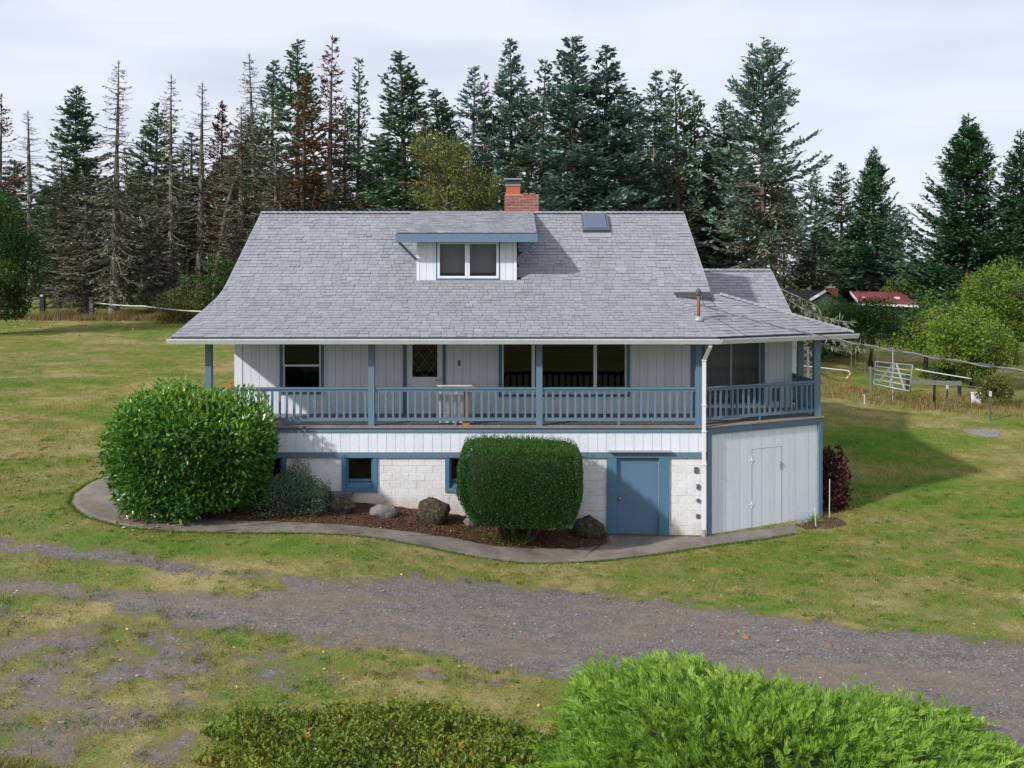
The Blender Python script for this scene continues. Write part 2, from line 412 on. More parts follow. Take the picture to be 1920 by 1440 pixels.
chipped(M['blue'], (0.26, 0.30, 0.33), .70, .74); chipped(M['blue_worn'], (0.26, 0.30, 0.32), .67, .71); chipped(M['white'], (0.50, 0.48, 0.45), .74, .78, 14); chipped(M['block'], (0.40, 0.37, 0.34), .67, .70, 12)

# ------------------------------------------------------------------ terrain
CTRL = np.array([
 (-20,5,.3),(0,5,-.05),(20,5,-.3),(0,-6,-.05),(-25,-4,.4),(25,-4,-.3),
 (-8,12,.30),(0,12.5,0),(8,12.5,-.12),(16,15,-.2),(-14,14,.65),(5,16.5,-.02),(-5,16,.36),(-10.4,18.4,.85),
 (3.1,22.4,0),(5.5,21,-.04),(8.2,24.1,0.0),(-1.5,22.4,.47),(-4.5,22.4,.80),(-7,22.4,.92),(-9,20,.96),(-10.5,23,1.25),(-4,19.8,.70),(0,20,.10),(-15,21,1.3),
 (-8.5,30,1.9),(-5,34,2.2),(3,34,1.6),(-9,38,2.45),(-16,32,2.1),(-31,60,4.0),(-16,60,3.9),(0,60,3.7),(-34,76,5.05),(-15,76,5.0),(0,78,4.8),(-40,95,4.9),(0,95,4.7),(-50,45,3.2),
 (18.5,35,.87),(17,40,1.28),(12,30,.45),(14,24,.0),(22,28,.35),(25,45,1.5),(20,60,2.2),(40,60,2.0),(35,80,1.6),(60,80,1.2),(40,30,.2),(30,15,-.4)])
def _phi(r): return np.sqrt(r * r + 6.0)
_A = _phi(np.linalg.norm(CTRL[:, None, :2] - CTRL[None, :, :2], axis=2))
_n = len(CTRL)
_Ab = np.zeros((_n + 1, _n + 1)); _Ab[:_n, :_n] = _A + np.eye(_n) * (-0.02); _Ab[:_n, _n] = 1; _Ab[_n, :_n] = 1
_W = np.linalg.solve(_Ab, np.concatenate([CTRL[:, 2], [0]]))
def hv(x, y):
    x = np.clip(np.asarray(x, float), -60, 70); y = np.clip(np.asarray(y, float), -8, 98)
    sh = x.shape; P = np.stack([x.ravel(), y.ravel()], 1); out = np.empty(len(P))
    for i in range(0, len(P), 40000):
        q = P[i:i+40000]
        out[i:i+40000] = _phi(np.linalg.norm(q[:, None, :] - CTRL[None, :, :2], axis=2)) @ _W[:_n] + _W[_n]
    return out.reshape(sh)
def h(x, y): return float(hv(np.array([x]), np.array([y]))[0])
def ground_at(px, py):
    """where the line of sight through a measured point of the photograph meets the terrain"""
    a, b = 8.0, 140.0
    f = lambda Y: WZ(py, Y) - h(WX(px, Y), Y)
    Ys = np.arange(8, 140, 0.5); Zs = CAM_Z - (py - HOR) * Ys / FPX; hs = hv((px - 960) * Ys / FPX, Ys)
    k = np.argmax(Zs < hs)
    lo, hi = Ys[max(k-1, 0)], Ys[k]
    for _ in range(25):
        mid = (lo + hi) / 2
        if f(mid) > 0: lo = mid
        else: hi = mid
    return WX(px, lo), lo

def sheet(xs, ys, lift=0.0):
    X, Y = np.meshgrid(xs, ys); Z = hv(X, Y) + lift
    V = np.stack([X.ravel(), Y.ravel(), Z.ravel()], 1); nx, ny = len(xs), len(ys)
    i = np.arange((ny-1)*nx).reshape(ny-1, nx)[:, :-1].ravel()
    F = np.stack([i, i+1, i+nx+1, i+nx], 1)
    return V, F
gx = np.concatenate([np.linspace(-900,-130,12), np.linspace(-110,-40,22), np.arange(-38,38.1,.4), np.linspace(41,110,22), np.linspace(130,900,12)])
gy = np.concatenate([np.linspace(-300,-20,10), np.arange(-15,8,1.0), np.arange(8,46,.4), np.arange(46,100,1.5), np.linspace(104,200,14), np.linspace(230,1600,16)])
V, F = sheet(gx, gy)
ground = link('ground', mesh_np('ground', V, F, smooth=True), M['lawn'], kind='structure')

# driveway: gravelled strip measured from the photograph, its margin ragged
def to_world(pts): return [ground_at(*p) for p in pts]
drive_poly = to_world([(-420,985),(-200,992),(0,1012),(130,1024),(250,1044),(400,1064),(520,1078),(700,1084),(900,1094),(1050,1106),(1200,1124),(1400,1150),(1600,1176),(1750,1192),(1930,1208),(2250,1225),
                       (2250,1440),(1900,1430),(1600,1330),(1300,1290),(1050,1264),(900,1250),(760,1216),(600,1205),(450,1180),(330,1160),(200,1135),(0,1108),(-300,1080)])
island = to_world([(-400,1020),(0,1040),(130,1046),(260,1062),(400,1080),(520,1096),(470,1108),(330,1112),(200,1108),(100,1096),(0,1082),(-300,1050)])
lower_left = to_world([(-300,1190),(0,1195),(120,1180),(240,1195),(300,1240),(240,1290),(200,1340),(150,1420),(-300,1500)])
crown_line = to_world([(430,1098),(620,1112),(820,1128),(1000,1146),(1200,1168),(1400,1192),(1600,1222),(1900,1275),(1900,1276),(1600,1223),(1400,1193),(1200,1169),(1000,1147),(820,1129),(620,1113)])
sparse = to_world([(-300,1120),(0,1125),(200,1150),(330,1172),(480,1196),(640,1222),(800,1240),(960,1268),(1060,1282),(1060,1330),(950,1300),(700,1290),(450,1320),(380,1450),(-300,1500)])
verge = to_world([(560,1050),(760,1058),(1000,1086),(1250,1104),(1500,1140),(1800,1180),(1800,1210),(1500,1180),(1200,1140),(900,1106),(560,1090)])
def sdf(poly, P):
    poly = np.asarray(poly); d = np.full(len(P), 1e9); inside = np.zeros(len(P), bool)
    for i in range(len(poly)):
        a, b = poly[i], poly[(i+1) % len(poly)]
        ab = b - a; t = np.clip(((P - a) @ ab) / (ab @ ab), 0, 1)
        d = np.minimum(d, np.linalg.norm(P - a - t[:, None] * ab, axis=1))
        c = ((a[1] > P[:, 1]) != (b[1] > P[:, 1])); 
        with np.errstate(divide='ignore', invalid='ignore'):
            xi = (b[0]-a[0]) * (P[:, 1]-a[1]) / (b[1]-a[1]) + a[0]
        inside ^= c & (P[:, 0] < xi)
    return np.where(inside, d, -d)
def gravelness(P):
    a = sdf(drive_poly, P); b = sdf(island, P); c = sdf(lower_left, P)
    g = np.minimum(0.5 + a * 0.9, 0.5 - b * 1.1)
    g2 = np.minimum(0.38 + c * 0.35, 0.535)
    g = g - 0.34*np.exp(-(sdf(crown_line, P)/0.42)**2)
    g3 = np.minimum(0.16 + sdf(sparse, P)*0.6, 0.42); g4 = np.minimum(0.05 + sdf(verge, P)*0.8, 0.32)
    return np.clip(np.maximum.reduce([g, g2, g3, g4]), -2, 1.15)
V, F = sheet(np.arange(-18, 18.01, .16), np.arange(7.5, 22.4, .16), 0.004)
gr = gravelness(V[:, :2])
keep = (gr[F] > -1.0).any(axis=1)
used = np.unique(F[keep]); remap = -np.ones(len(V), int); remap[used] = np.arange(len(used))
drive = link('driveway', mesh_np('driveway', V[used], remap[F[keep]], extra={'gravel': gr[used]}, smooth=True), M['gravel'], kind='structure')
# ------------------------------------------------------------------ concrete walk and mulch bed
def resample(pts, n):
    pts = np.asarray(pts, float); d = np.concatenate([[0], np.cumsum(np.linalg.norm(np.diff(pts, axis=0), axis=1))])
    t = np.linspace(0, d[-1], n); return np.stack([np.interp(t, d, pts[:, 0]), np.interp(t, d, pts[:, 1])], 1)
def smooth_line(p, k=3):
    q = p.copy()
    for _ in range(k): q[1:-1] = (q[:-2] + 2*q[1:-1] + q[2:]) / 4
    return q
def strip(a, b, n, m, lift0, lift1, jag=0.02, skirt=0.06, seed=1):
    r = np.random.default_rng(seed)
    A = smooth_line(resample(a, n), 4) + r.normal(0, jag, (n, 2)); B = smooth_line(resample(b, n), 4) + r.normal(0, jag, (n, 2))
    P = []
    for k in range(m + 1):
        t = k / m; Q = A * (1-t) + B * t; z = hv(Q[:, 0], Q[:, 1]) + lift0*(1-t) + lift1*t
        P.append(np.column_stack([Q, z]))
    lo = P[0].copy(); lo[:, 2] -= skirt; hi = P[-1].copy(); hi[:, 2] -= skirt
    P = [lo] + P + [hi]; V = np.concatenate(P); i = np.arange((len(P)-1)*n).reshape(-1, n)[:, :-1].ravel()
    return V, np.stack([i, i+1, i+n+1, i+n], 1)
outer = to_world([(262,878),(215,888),(170,905),(138,928),(133,946),(160,969),(230,988),(320,997),(450,1000),(600,1001),(700,1008),(800,1026),(900,1046),(985,1057),(1080,1055),(1150,1050),(1250,1037),(1350,1022),(1440,1010),(1495,1001)])
inner = to_world([(262,893),(238,902),(228,914),(230,928),(256,948),(310,963),(400,973),(480,977),(600,981),(700,989),(800,1001),(870,1011),(930,1024),(1000,1028),(1090,1027),(1140,1020)]) + [(2.34,22.36),(3.05,22.34),(4.8,22.30)] + to_world([(1420,993),(1490,985)])
V, F = strip(outer, inner, 260, 8, 0.016, 0.014, 0.014, 0.07)
path = link('footpath', mesh_np('footpath', V, F, smooth=False), M['concrete'], kind='structure')
inner_bed = inner[:16]
wall_line = [(-8.6,24.6),(-8.9,23.6),(-8.4,22.9),(-7.6,22.42),(-6,22.40),(-4,22.40),(-2,22.40),(0,22.40),(1.5,22.40),(2.30,22.40)]
V, F = strip(inner_bed, wall_line, 160, 24, 0.012, 0.03, 0.015, 0.08)
V[:, 2] += rng.normal(0, 0.012, len(V))
bed = link('mulch_bed', mesh_np('mulch_bed', V, F, smooth=True), M['mulch'], kind='structure')
bed_poly = np.array(inner_bed + wall_line[::-1])
right_bed = to_world([(1490,984),(1525,972),(1545,968),(1572,972),(1590,984),(1560,991),(1510,993)])
cpt = np.mean(right_bed, axis=0)
rb = resample(right_bed + right_bed[:1], 60)[:-1]
Vb = [(cpt[0], cpt[1], h(*cpt) + .03)] + [(x, y, h(x, y) + .012) for x, y in rb]
link('planting_bed', mesh_np('planting_bed', Vb, np.array([(0, 1+i, 1+(i+1) % len(rb)) for i in range(len(rb))])), M['mulch'], kind='structure')

# ------------------------------------------------------------------ the house
house = thing('house', 'white two storey house with blue trim, grey shingle roof and wraparound porch', 'house', (0, 22.4, 0))
YD, YW, FLOOR = 22.40, 24.50, 2.67          # deck face, main wall, porch floor
DX0, DX1 = -7.62, 4.81                      # deck ends (right one where the corner is cut)
CR = Vector((8.20, 24.10, 0))               # far end of the cut corner
CL = Vector((DX1, YD, 0))

def boards(parent, p, d, L, zb, zt, holes, pitch, out, thick=0.022, gap=0.007, mat=None, seed=0, name='siding_board'):
    """vertical boards on a wall starting at p along unit d; holes in (s0,s1,z0,z1)"""
    r = random.Random(seed); s = 0.0
    p = Vector(p); d = Vector(d); o = Vector(out)
    while s < L - 0.01:
        e = min(s + pitch, L); rects = [(s + gap/2, e - gap/2, zb, zt)]
        for hh in holes: rects = minus(rects, hh)
        for a, b, z0, z1 in rects:
            mb = MB(); t = thick + r.uniform(-.002, .002); A = p + d*a; B = p + d*b
            mb.add([A+Vector((0,0,z0)), B+Vector((0,0,z0)), B+Vector((0,0,z1)), A+Vector((0,0,z1)),
                    A+o*t+Vector((0,0,z0)), B+o*t+Vector((0,0,z0)), B+o*t+Vector((0,0,z1)), A+o*t+Vector((0,0,z1))],
                   [(4,5,6,7),(0,4,7,3),(5,1,2,6),(7,6,2,3),(0,1,5,4)])
            mb.build(name, mat or M['white'], parent)
        s += pitch

def slab_with_holes(p, d, L, zb, zt, holes, out, t):
    """wall body behind the boards"""
    rects = [(0, L, zb, zt)]
    for hh in holes: rects = minus(rects, hh)
    mb = MB(); p = Vector(p); d = Vector(d); o = Vector(out)
    for a, b, z0, z1 in rects:
        A = p + d*a; B = p + d*b
        v = []
        for off in (0, -t):
            v += [A+o*off+Vector((0,0,z0)), B+o*off+Vector((0,0,z0)), B+o*off+Vector((0,0,z1)), A+o*off+Vector((0,0,z1))]
        mb.add(v, [(0,1,2,3),(7,6,5,4),(0,4,5,1),(1,5,6,2),(2,6,7,3),(3,7,4,0)])
    return mb

# --- basement block wall
ZB0, ZB1 = -0.35, 1.93
bw = [(-5.92, -5.52, .62+.25, 1.90), (-4.10, -3.43, 1.15, 1.90), (-1.55, -0.75, 1.15, 1.90)]   # window openings (x0,x1,z0,z1)
bdoor = (2.58, 3.63, -0.02, 1.90)
bw[0] = (-6.35, -5.68, 1.15, 1.90)
holes_b = [(a - DX0, b - DX0, c, d) for a, b, c, d in bw + [bdoor]]
bwall = slab_with_holes((DX0, YD + 0.022, 0), (1,0,0), DX1 - DX0, ZB0, ZB1, holes_b, (0,-1,0), 0.20).build('basement_wall', M['mortar'], house)
ch, cl_ = 0.186, 0.405
row = 0; z = ZB0 + 0.001; nblk = 0; rb_ = random.Random(5)
while z < ZB1 - .03:
    zt = min(z + ch - .004, ZB1)
    x = DX0 - (0.2 if row % 2 else 0.0)
    while x < DX1:
        x0, x1 = max(x + .003, DX0), min(x + cl_ - .003, DX1)
        if x1 - x0 > .03:
            gz = h((x0+x1)/2, YD)
            rects = [(x0, x1, z, zt)] if zt > gz - .03 else []
            for a, b, c, d in bw + [bdoor]: rects = minus(rects, (a - .10, b + .10, c - .10, d + .10))
            for a, b, c, d in rects:
                if b - a < .05 or d - c < .03: continue
                mb = MB(); pr = 0.004 + rb_.uniform(0, .007); bv = .005; y0 = YD + .022; y1 = y0 - pr
                mb.add([(a,y0,c),(b,y0,c),(b,y0,d),(a,y0,d),(a+bv,y1,c+bv),(b-bv,y1,c+bv),(b-bv,y1-rb_.uniform(-.004,.004),d-bv),(a+bv,y1,d-bv)],
                       [(4,5,6,7),(0,1,5,4),(1,2,6,5),(2,3,7,6),(3,0,4,7)])
                mb.build('block', M['block'], bwall); nblk += 1
        x += cl_
    row += 1; z += ch
# side and rear shells
shell = MB()
shell.box(DX0, DX0+.2, YD+.222, 33.0, ZB0, FLOOR-.10)
shell.box(-7.47, -7.32, YW+.12, 33.0, FLOOR-.09, 5.75)
shell.box(-7.47, 5.2, 33.0, 33.2, ZB0, 5.6)
shell.box(5.05, 5.2, 28.0, 33.0, ZB0, 5.75)
shell.build('rear_wall', M['white'], house)
MB().box(-7.3, 5.0, 29.0, 29.1, FLOOR+.02, 5.6).build('interior_partition', M['interior'], house)
MB().box(DX0+.2, DX1, 26.0, 26.1, ZB0, FLOOR-.12).build('basement_partition', M['interior'], house)

def pane(parent, x0, x1, y, z0, z1):
    return MB().add([(x0,y,z0),(x1,y,z0),(x1,y,z1),(x0,y,z1)], [(0,1,2,3)]).build('pane', M['glass'], parent)

# basement windows
for a, b, c, d in bw:
    t = MB(); y = YD
    t.box(a-.10, a, y-.030, y+.03, c-.10, d+.02); t.box(b, b+.10, y-.030, y+.03, c-.10, d+.02)
    t.box(a, b, y-.032, y+.03, c-.10, c)
    w = t.build('basement_window', M['blue_worn'], house)
    f = MB(); yi = y + .10
    f.box(a, a+.05, y+.03, yi+.05, c, d); f.box(b-.05, b, y+.03, yi+.05, c, d)
    f.box(a+.05, b-.05, yi, yi+.05, c+.14, c+.20); f.box(a+.05, b-.05, yi, yi+.05, d-.05, d)
    f.build('frame', M['blue_worn'], w)
    MB().add([(a+.05,y+.03,c+.02),(b-.05,y+.03,c+.02),(b-.05,yi+.05,c+.14),(a+.05,yi+.05,c+.14),(a+.05,y+.03,c),(b-.05,y+.03,c),(b-.05,yi+.05,c),(a+.05,yi+.05,c)],
             [(0,1,2,3),(4,5,1,0),(7,3,2,6),(0,3,7,4),(1,5,6,2)]).build('sill', M['blue_worn'], w)
    pane(w, a+.05, b-.05, yi+.025, c+.20, d-.05)

# basement door
a, b, c, d = bdoor
dr = MB().box(a+.002, b-.002, YD+.055, YD+.10, c, d).build('basement_door', M['blue_door'], house, label='plain slate blue basement door leaf')
for x0, x1 in ((a-.24, a), (b, b+.25)): MB().box(x0, x1, YD-.034, YD+.03, c-.03, d+.03).build('door_jamb', M['blue_worn'], dr)
k = MB(); k.tube([(a+.075, YD+.055, .88), (a+.075, YD+.02, .88)], .018, 8); k.tube([(a+.075, YD+.021, .88), (a+.075, YD-.005, .88), (a+.075, YD-.018, .88)], [.030, .036, .018], 10)
k.build('door_knob', M['brass'], dr, smooth=True)
MB().box(a, b, YD-.02, YD+.2, -.06, c-.001).build('threshold', M['concrete'], dr)
MB().box(a-.20, b+.28, YD-.16, YD-.005, 2.055, 2.085).build('drip_cap', M['metal_grey'], dr)
for bxs in ((4.50, 4.60, YD-.02, YD+.02, 1.52, 1.66), (4.56, 4.63, YD-.03, YD+.02, 1.12, 1.24), (4.55, 4.63, YD-.02, YD+.02, .40, .50)): MB().box(*bxs).build('utility_fitting', M['metal_dark'], house)
MB().tube([(4.60, YD+.01, .84), (4.60, YD-.03, .84)], .05, 8).build('utility_fitting', M['metal_dark'], house)

# --- skirt band above the block wall, deck edge, ledger
sk = MB().box(DX0, DX1, YD+.001, YD+.08, 2.03, FLOOR-.145).build('skirt_wall', M['white'], house)
boards(sk, (DX0, YD, 0), (1,0,0), DX1-DX0, 2.035, FLOOR-.15, [], 0.2262, (0,-1,0), seed=3)
MB().box(DX0-.02, DX1, YD-.045, YD+.06, 1.905, 2.03).build('skirt_beam', M['blue'], house)
CORNERQ = [(DX0-.03, YD-.05), (DX1+.0, YD-.05), (CR.x+.05, CR.y-.03), (CR.x+.05, 26.75), (DX0-.03, 26.75)]
mb = MB()
for zz0, zz1 in ((FLOOR-.145, FLOOR-.03),):
    n5 = len(CORNERQ); mb.add([(x, y, zz0) for x, y in CORNERQ] + [(x, y, zz1) for x, y in CORNERQ], [tuple(range(n5))[::-1], tuple(range(n5, 2*n5))] + [(i, (i+1) % n5, n5+(i+1) % n5, n5+i) for i in range(n5)])
mb.build('deck_rim', M['blue'], house)
# porch floor boards run out from the wall
pf = MB(); n5 = 5; Q = [(DX0-.06, YD-.09), (DX1+.03, YD-.09), (CR.x+.09, CR.y-.06), (CR.x+.09, 26.75), (DX0-.06, 26.75)]
pf.add([(x, y, FLOOR-.029) for x, y in Q] + [(x, y, FLOOR-.005) for x, y in Q], [tuple(range(5))[::-1], tuple(range(5, 10))] + [(i, (i+1) % 5, 5+(i+1) % 5, 5+i) for i in range(5)])
pfo = pf.build('porch_floor', M['deck'], house)
x = DX0 - .05
while x < CR.x + .05:
    x1 = min(x + .14, CR.x + .08)
    yf = YD - .085 if x1 < DX1 else (YD - .085 + (x1 - DX1) / (CR.x - DX1) * (CR.y - YD))
    MB().box(x + .003, x1 - .003, yf, YW + (-.0 if x < 4.9 else 1.3), FLOOR - .005, FLOOR + rnd.uniform(.006, .012)).build('floor_board', M['deck'], pfo)
    x += .14

# --- cut-corner lower wall
dC = (CR - CL).normalized(); LC = (CR - CL).length; oC = Vector((dC.y, -dC.x, 0))
cw = slab_with_holes(CL + dC*.0 - oC*.03, dC, LC, -.35, FLOOR-.145, [], oC, .12).build('corner_wall', M['white'], house)
boards(cw, CL - oC*.03 + dC*.13, dC, LC-.22, -.03, FLOOR-.21, [], 0.232, oC, .022, .006, seed=8)
t = MB()
t.bar(CL + dC*.065 + oC*.012 + Vector((0,0,-.3)), CL + dC*.065 + oC*.012 + Vector((0,0,FLOOR-.145)), .13, .05, up=oC)
t.bar(CR - dC*.04 + oC*.012 + Vector((0,0,-.3)), CR - dC*.04 + oC*.012 + Vector((0,0,FLOOR-.145)), .13, .07, up=oC)
t.bar(CL + dC*.13 + oC*.006 + Vector((0,0,FLOOR-.178)), CR - dC*.10 + oC*.006 + Vector((0,0,FLOOR-.178)), .05, .064)
t.build('corner_trim', M['blue'], house)
# hatch cut into the boards: thin proud strips round it, hinges, hasp
sC = lambda px: (px - 960) / FPX
def on_corner(px):
    k = sC(px); P = CL; s = (k * P.y - P.x) / (dC.x - k * dC.y); return s
h0, h1 = on_corner(1410), on_corner(1466); zt_, zb_ = 1.98, -.0
acc = MB()
def cbar(s0, z0, s1, z1, w, off=.004):
    acc.bar(CL + dC*s0 + oC*off + Vector((0,0,z0)), CL + dC*s1 + oC*off + Vector((0,0,z1)), w, .014, up=oC)
cbar(h0, zb_, h0, zt_, .006, -.012); cbar(h1, zb_, h1, zt_, .006, -.012); cbar(h0, zt_, h1, zt_, .006, -.012)
hat = acc.build('hatch', M['weathered'], house)
for zz in (1.70, .58):
    acc = MB(); cbar(h0-.08, zz, h0+.08, zz, .035, -.006); cbar(h0, zz-.08, h0, zz+.08, .025, -.005); acc.build('hinge', M['white'], hat)
acc = MB(); cbar(h1-.04, 1.40, h1-.04, 1.60, .05, .002); cbar(h1-.07, 1.52, h1+.05, 1.52, .03, .006); acc.build('latch', M['metal_grey'], hat)
MB().box(CR.x-.10, CR.x-.02, CR.y+.05, 26.7, -.35, FLOOR-.145).build('side_wall', M['white'], house)

# --- upper wall behind the porch
WTOP = 5.05
XL, XR = -7.48, 4.95
winA = (WX(530,YW), WX(602,YW), 3.28, 4.78)
doorU = (WX(762,YW), WX(830,YW), FLOOR+.01, 4.72)
winP = (WX(941,YW), WX(1175,YW), 3.22, 4.78)
holes_u = [(a - XL, b - XL, c, d) for a, b, c, d in (winA, doorU, winP)]
uw = slab_with_holes((XL, YW+.024, 0), (1,0,0), XR-XL, FLOOR-.02, WTOP+.6, holes_u, (0,-1,0), .12).build('porch_wall', M['white'], house)
hb = [(a-.07, b+.07, c-.07, d+.07) for a, b, c, d in holes_u]
boards(uw, (XL+.20, YW+.024, 0), (1,0,0), XR-XL-.3, FLOOR+.012, WTOP, [(a-.20, b-.20, c, d) for a, b, c, d in hb], 0.2282, (0,-1,0), seed=4)
MB().box(XL-.02, XL+.195, YW-.012, YW+.06, FLOOR-.02, WTOP).build('corner_board', M['trim_white'], house)
MB().box(XR-.115, XR+.03, YW-.02, YW+.08, FLOOR-.02, WTOP).build('corner_post', M['blue'], house)

def trim_frame(a, b, c, d, y, w, mat, parent, name, bottom=True, depth=.032):
    t = MB(); t.box(a-w, a, y-depth, y+.03, c-(w if bottom else 0), d+w); t.box(b, b+w, y-depth, y+.03, c-(w if bottom else 0), d+w); t.box(a, b, y-depth, y+.03, d, d+w)
    if bottom: t.box(a, b, y-depth-.001, y+.03, c-w, c)
    return t.build(name, mat, parent)
def sash(parent, x0, x1, z0, z1, y, w=.045, mat=None, name='sash'):
    f = MB(); f.box(x0, x0+w, y, y+.05, z0, z1); f.box(x1-w, x1, y, y+.05, z0, z1); f.box(x0+w, x1-w, y, y+.05, z0, z0+w); f.box(x0+w, x1-w, y, y+.05, z1-w, z1)
    s = f.build(name, mat or M['trim_white'], parent); pane(parent, x0+w, x1-w, y+.025, z0+w, z1-w); return s

a, b, c, d = winA
w1 = trim_frame(a, b, c, d, YW, .075, M['blue_worn'], house, 'bedroom_window')
sash(w1, a+.002, b-.002, 3.96, d-.002, YW-.01); sash(w1, a+.002, b-.002, c+.002, 4.005, YW+.02, .05)
MB().box(a-.0, b+.0, YW-.05, YW-.011, c-.003, c+.06).build('sill', M['trim_white'], w1)
a, b, c, d = winP
w2 = trim_frame(a, b, c, d, YW, .085, M['blue_worn'], house, 'picture_window')
m1, m2 = WX(1000,YW), WX(1116,YW)
for x0, x1 in ((a+.002, m1), (m1+.001, m2), (m2+.001, b-.002)): sash(w2, x0, x1, c+.002, d-.002, YW+.0, .045)
MB().box(a-.02, b+.02, YW-.055, YW-.001, c-.006, c+.03).build('sill', M['trim_white'], w2)
# entry door with leaded diamonds in its upper light
a, b, c, d = doorU
ed = trim_frame(a, b, c, d, YW, .085, M['blue_worn'], house, 'entry_door', bottom=False)
g = (WX(773,YW), WX(820,YW), WZ(707,YW), 4.62)
lf = MB()
for r in minus([(a+.004, b-.004, c, d)], g): lf.box(r[0], r[1], YW+.012, YW+.052, r[2], r[3])
lf.build('door_leaf', M['trim_white'], ed)
pane(ed, g[0], g[1], YW+.035, g[2], g[3])
lt = MB(); gw = g[1]-g[0]; st = gw/2
for k in range(-2, 8):
    for sgn in (1, -1):
        z0 = g[2] + k*st*1.35; p0 = [g[0], z0] if sgn > 0 else [g[1], z0]; p1 = [g[1], z0 + gw*1.35] if sgn > 0 else [g[0], z0 + gw*1.35]
        t0 = max(0, (g[2]-p0[1])/(p1[1]-p0[1])); t1 = min(1, (g[3]-p0[1])/(p1[1]-p0[1]))
        if t1 <= t0: continue
        f0 = [p0[i]+(p1[i]-p0[i])*t0 for i in (0,1)]; f1 = [p0[i]+(p1[i]-p0[i])*t1 for i in (0,1)]
        lt.bar((f0[0], YW+.03+.004*sgn, f0[1]), (f1[0], YW+.03+.004*sgn, f1[1]), .014, .006, up=(0,1,0))
lt.build('leading', M['metal_dark'], ed)
kx = WX(825, YW); kz = WZ(713, YW)
kb = MB(); kb.tube([(kx, YW+.012, kz), (kx, YW-.03, kz)], .014, 8); kb.tube([(kx+.01, YW-.03, kz), (kx-.10, YW-.035, kz+.005)], .014, 8)
kb.build('door_handle', M['brass'], ed, smooth=True)
sx = WX(861, YW); sz = WZ(681, YW)
nb = MB().box(sx-.035, sx+.035, YW-.025, YW+.003, sz-.075, sz+.075).build('doorbell_plate', M['metal_dark'], house)
MB().box(sx-.008, sx+.008, YW-.03, YW-.0255, sz-.02, sz+.02).build('button', M['metal_grey'], nb)

# recessed wall with sliding door behind the cut corner
YR = 25.70
sl = (WX(1322,YR), WX(1428,YR), FLOOR+.08, 4.78)
rwX0, rwX1 = XR+.03, 7.95
rw = slab_with_holes((rwX0, YR+.024, 0), (1,0,0), rwX1-rwX0, FLOOR-.02, WTOP+.3, [(sl[0]-rwX0, sl[1]-rwX0, sl[2], sl[3])], (0,-1,0), .12).build('recess_wall', M['white'], house)
boards(rw, (rwX0, YR+.024, 0), (1,0,0), rwX1-rwX0, FLOOR+.012, WTOP, [(sl[0]-rwX0-.09, sl[1]-rwX0+.09, sl[2]-.08, sl[3]+.08)], .2282, (0,-1,0), seed=9)
MB().box(XR-.09, XR+.03, YW+.08, YR, FLOOR-.02, WTOP).build('return_wall', M['white'], house)
sd = trim_frame(sl[0], sl[1], sl[2], sl[3], YR, .085, M['blue_worn'], house, 'sliding_door', bottom=False)
mid = WX(1371, YR)
sash(sd, sl[0]+.002, mid+.02, sl[2], sl[3]-.002, YR-.005, .05, M['metal_grey']); sash(sd, mid-.02, sl[1]-.002, sl[2], sl[3]-.002, YR+.05, .05, M['metal_grey'])
MB().box(sl[0]-.05, sl[1]+.05, YR-.06, YR+.10, FLOOR+.012, sl[2]-.001).build('threshold', M['trim_white'], sd)
MB().box(WX(1448,YR), WX(1460,YR), YR-.03, YR+.002, WZ(752,YR), WZ(728,YR)).build('wall_vent', M['metal_dark'], house)
MB().box(rwX0-.05, rwX1+.05, 30.0, 30.1, FLOOR, 5.4).build('interior_partition', M['interior'], house)
ext = MB(); ext.box(8.72, 8.84, 28.2, 34.0, ZB0, 5.2); ext.box(5.2, 8.72, 28.2, 28.35, FLOOR-.1, 5.2); ext.box(5.2, 8.84, 34.0, 34.15, ZB0, 5.2); ext.box(7.96, 8.08, 26.62, 28.2, ZB0, 4.85)
ext.build('extension_wall', M['white'], house)
# open white screen frame standing past the side porch
sf = MB(); sf.box(8.10, 8.15, 26.60, 26.66, FLOOR, 4.55); sf.box(8.155, 8.72, 26.60, 26.66, 4.28, 4.34); sf.box(8.66, 8.72, 26.60, 26.66, 1.6, 4.279)
sf.build('screen_frame', M['trim_white'], house)

# --- porch posts and railings
PZ = 4.86
def post(x, y, w=.15):
    p = MB(); p.box(x-w/2, x+w/2, y-w/2, y+w/2, FLOOR+.006, PZ); return p.build('porch_post', M['blue'], house)
YP = YD + .09
for px in (392, 697, 1011): post(WX(px, YP), YP)
post(WX(1308, YP) + .02, YP)
crp = Vector((8.10, 24.10, 0)); post(8.10, 24.12, .17); post(8.06, 25.35); post(8.04, 26.62, .16)
def rail_run(p, q, nbal, feet=1):
    p = Vector(p); q = Vector(q); d = (q-p).normalized()
    zt, zb = FLOOR + .93, FLOOR + .16
    mb = MB(); mb.bar((p.x, p.y, zt), (q.x, q.y, zt), .10, .045); r = mb.build('railing', M['blue'], house)
    MB().bar((p.x, p.y, zt-.055), (q.x, q.y, zt-.055), .045, .05).build('top_rail', M['blue'], r)
    MB().bar((p.x, p.y, zb), (q.x, q.y, zb), .05, .075).build('bottom_rail', M['blue'], r)
    L = (q-p).length
    for i in range(nbal):
        c = p + d * (L * (i + .5 + rnd.uniform(-.05, .05)) / nbal); tw = rnd.uniform(-.006, .006)
        b = MB(); b.bar((c.x + tw, c.y, zb+.037), (c.x, c.y, zt-.08), .055, .04, up=(-d.y, d.x, 0)); b.build('baluster', M['blue'], r)
    for i in range(feet):
        c = p + d * (L * (i + .5) / feet)
        MB().bar((c.x, c.y, FLOOR), (c.x, c.y, zb-.037), .05, .05, up=(-d.y, d.x, 0)).build('foot', M['blue'], r)
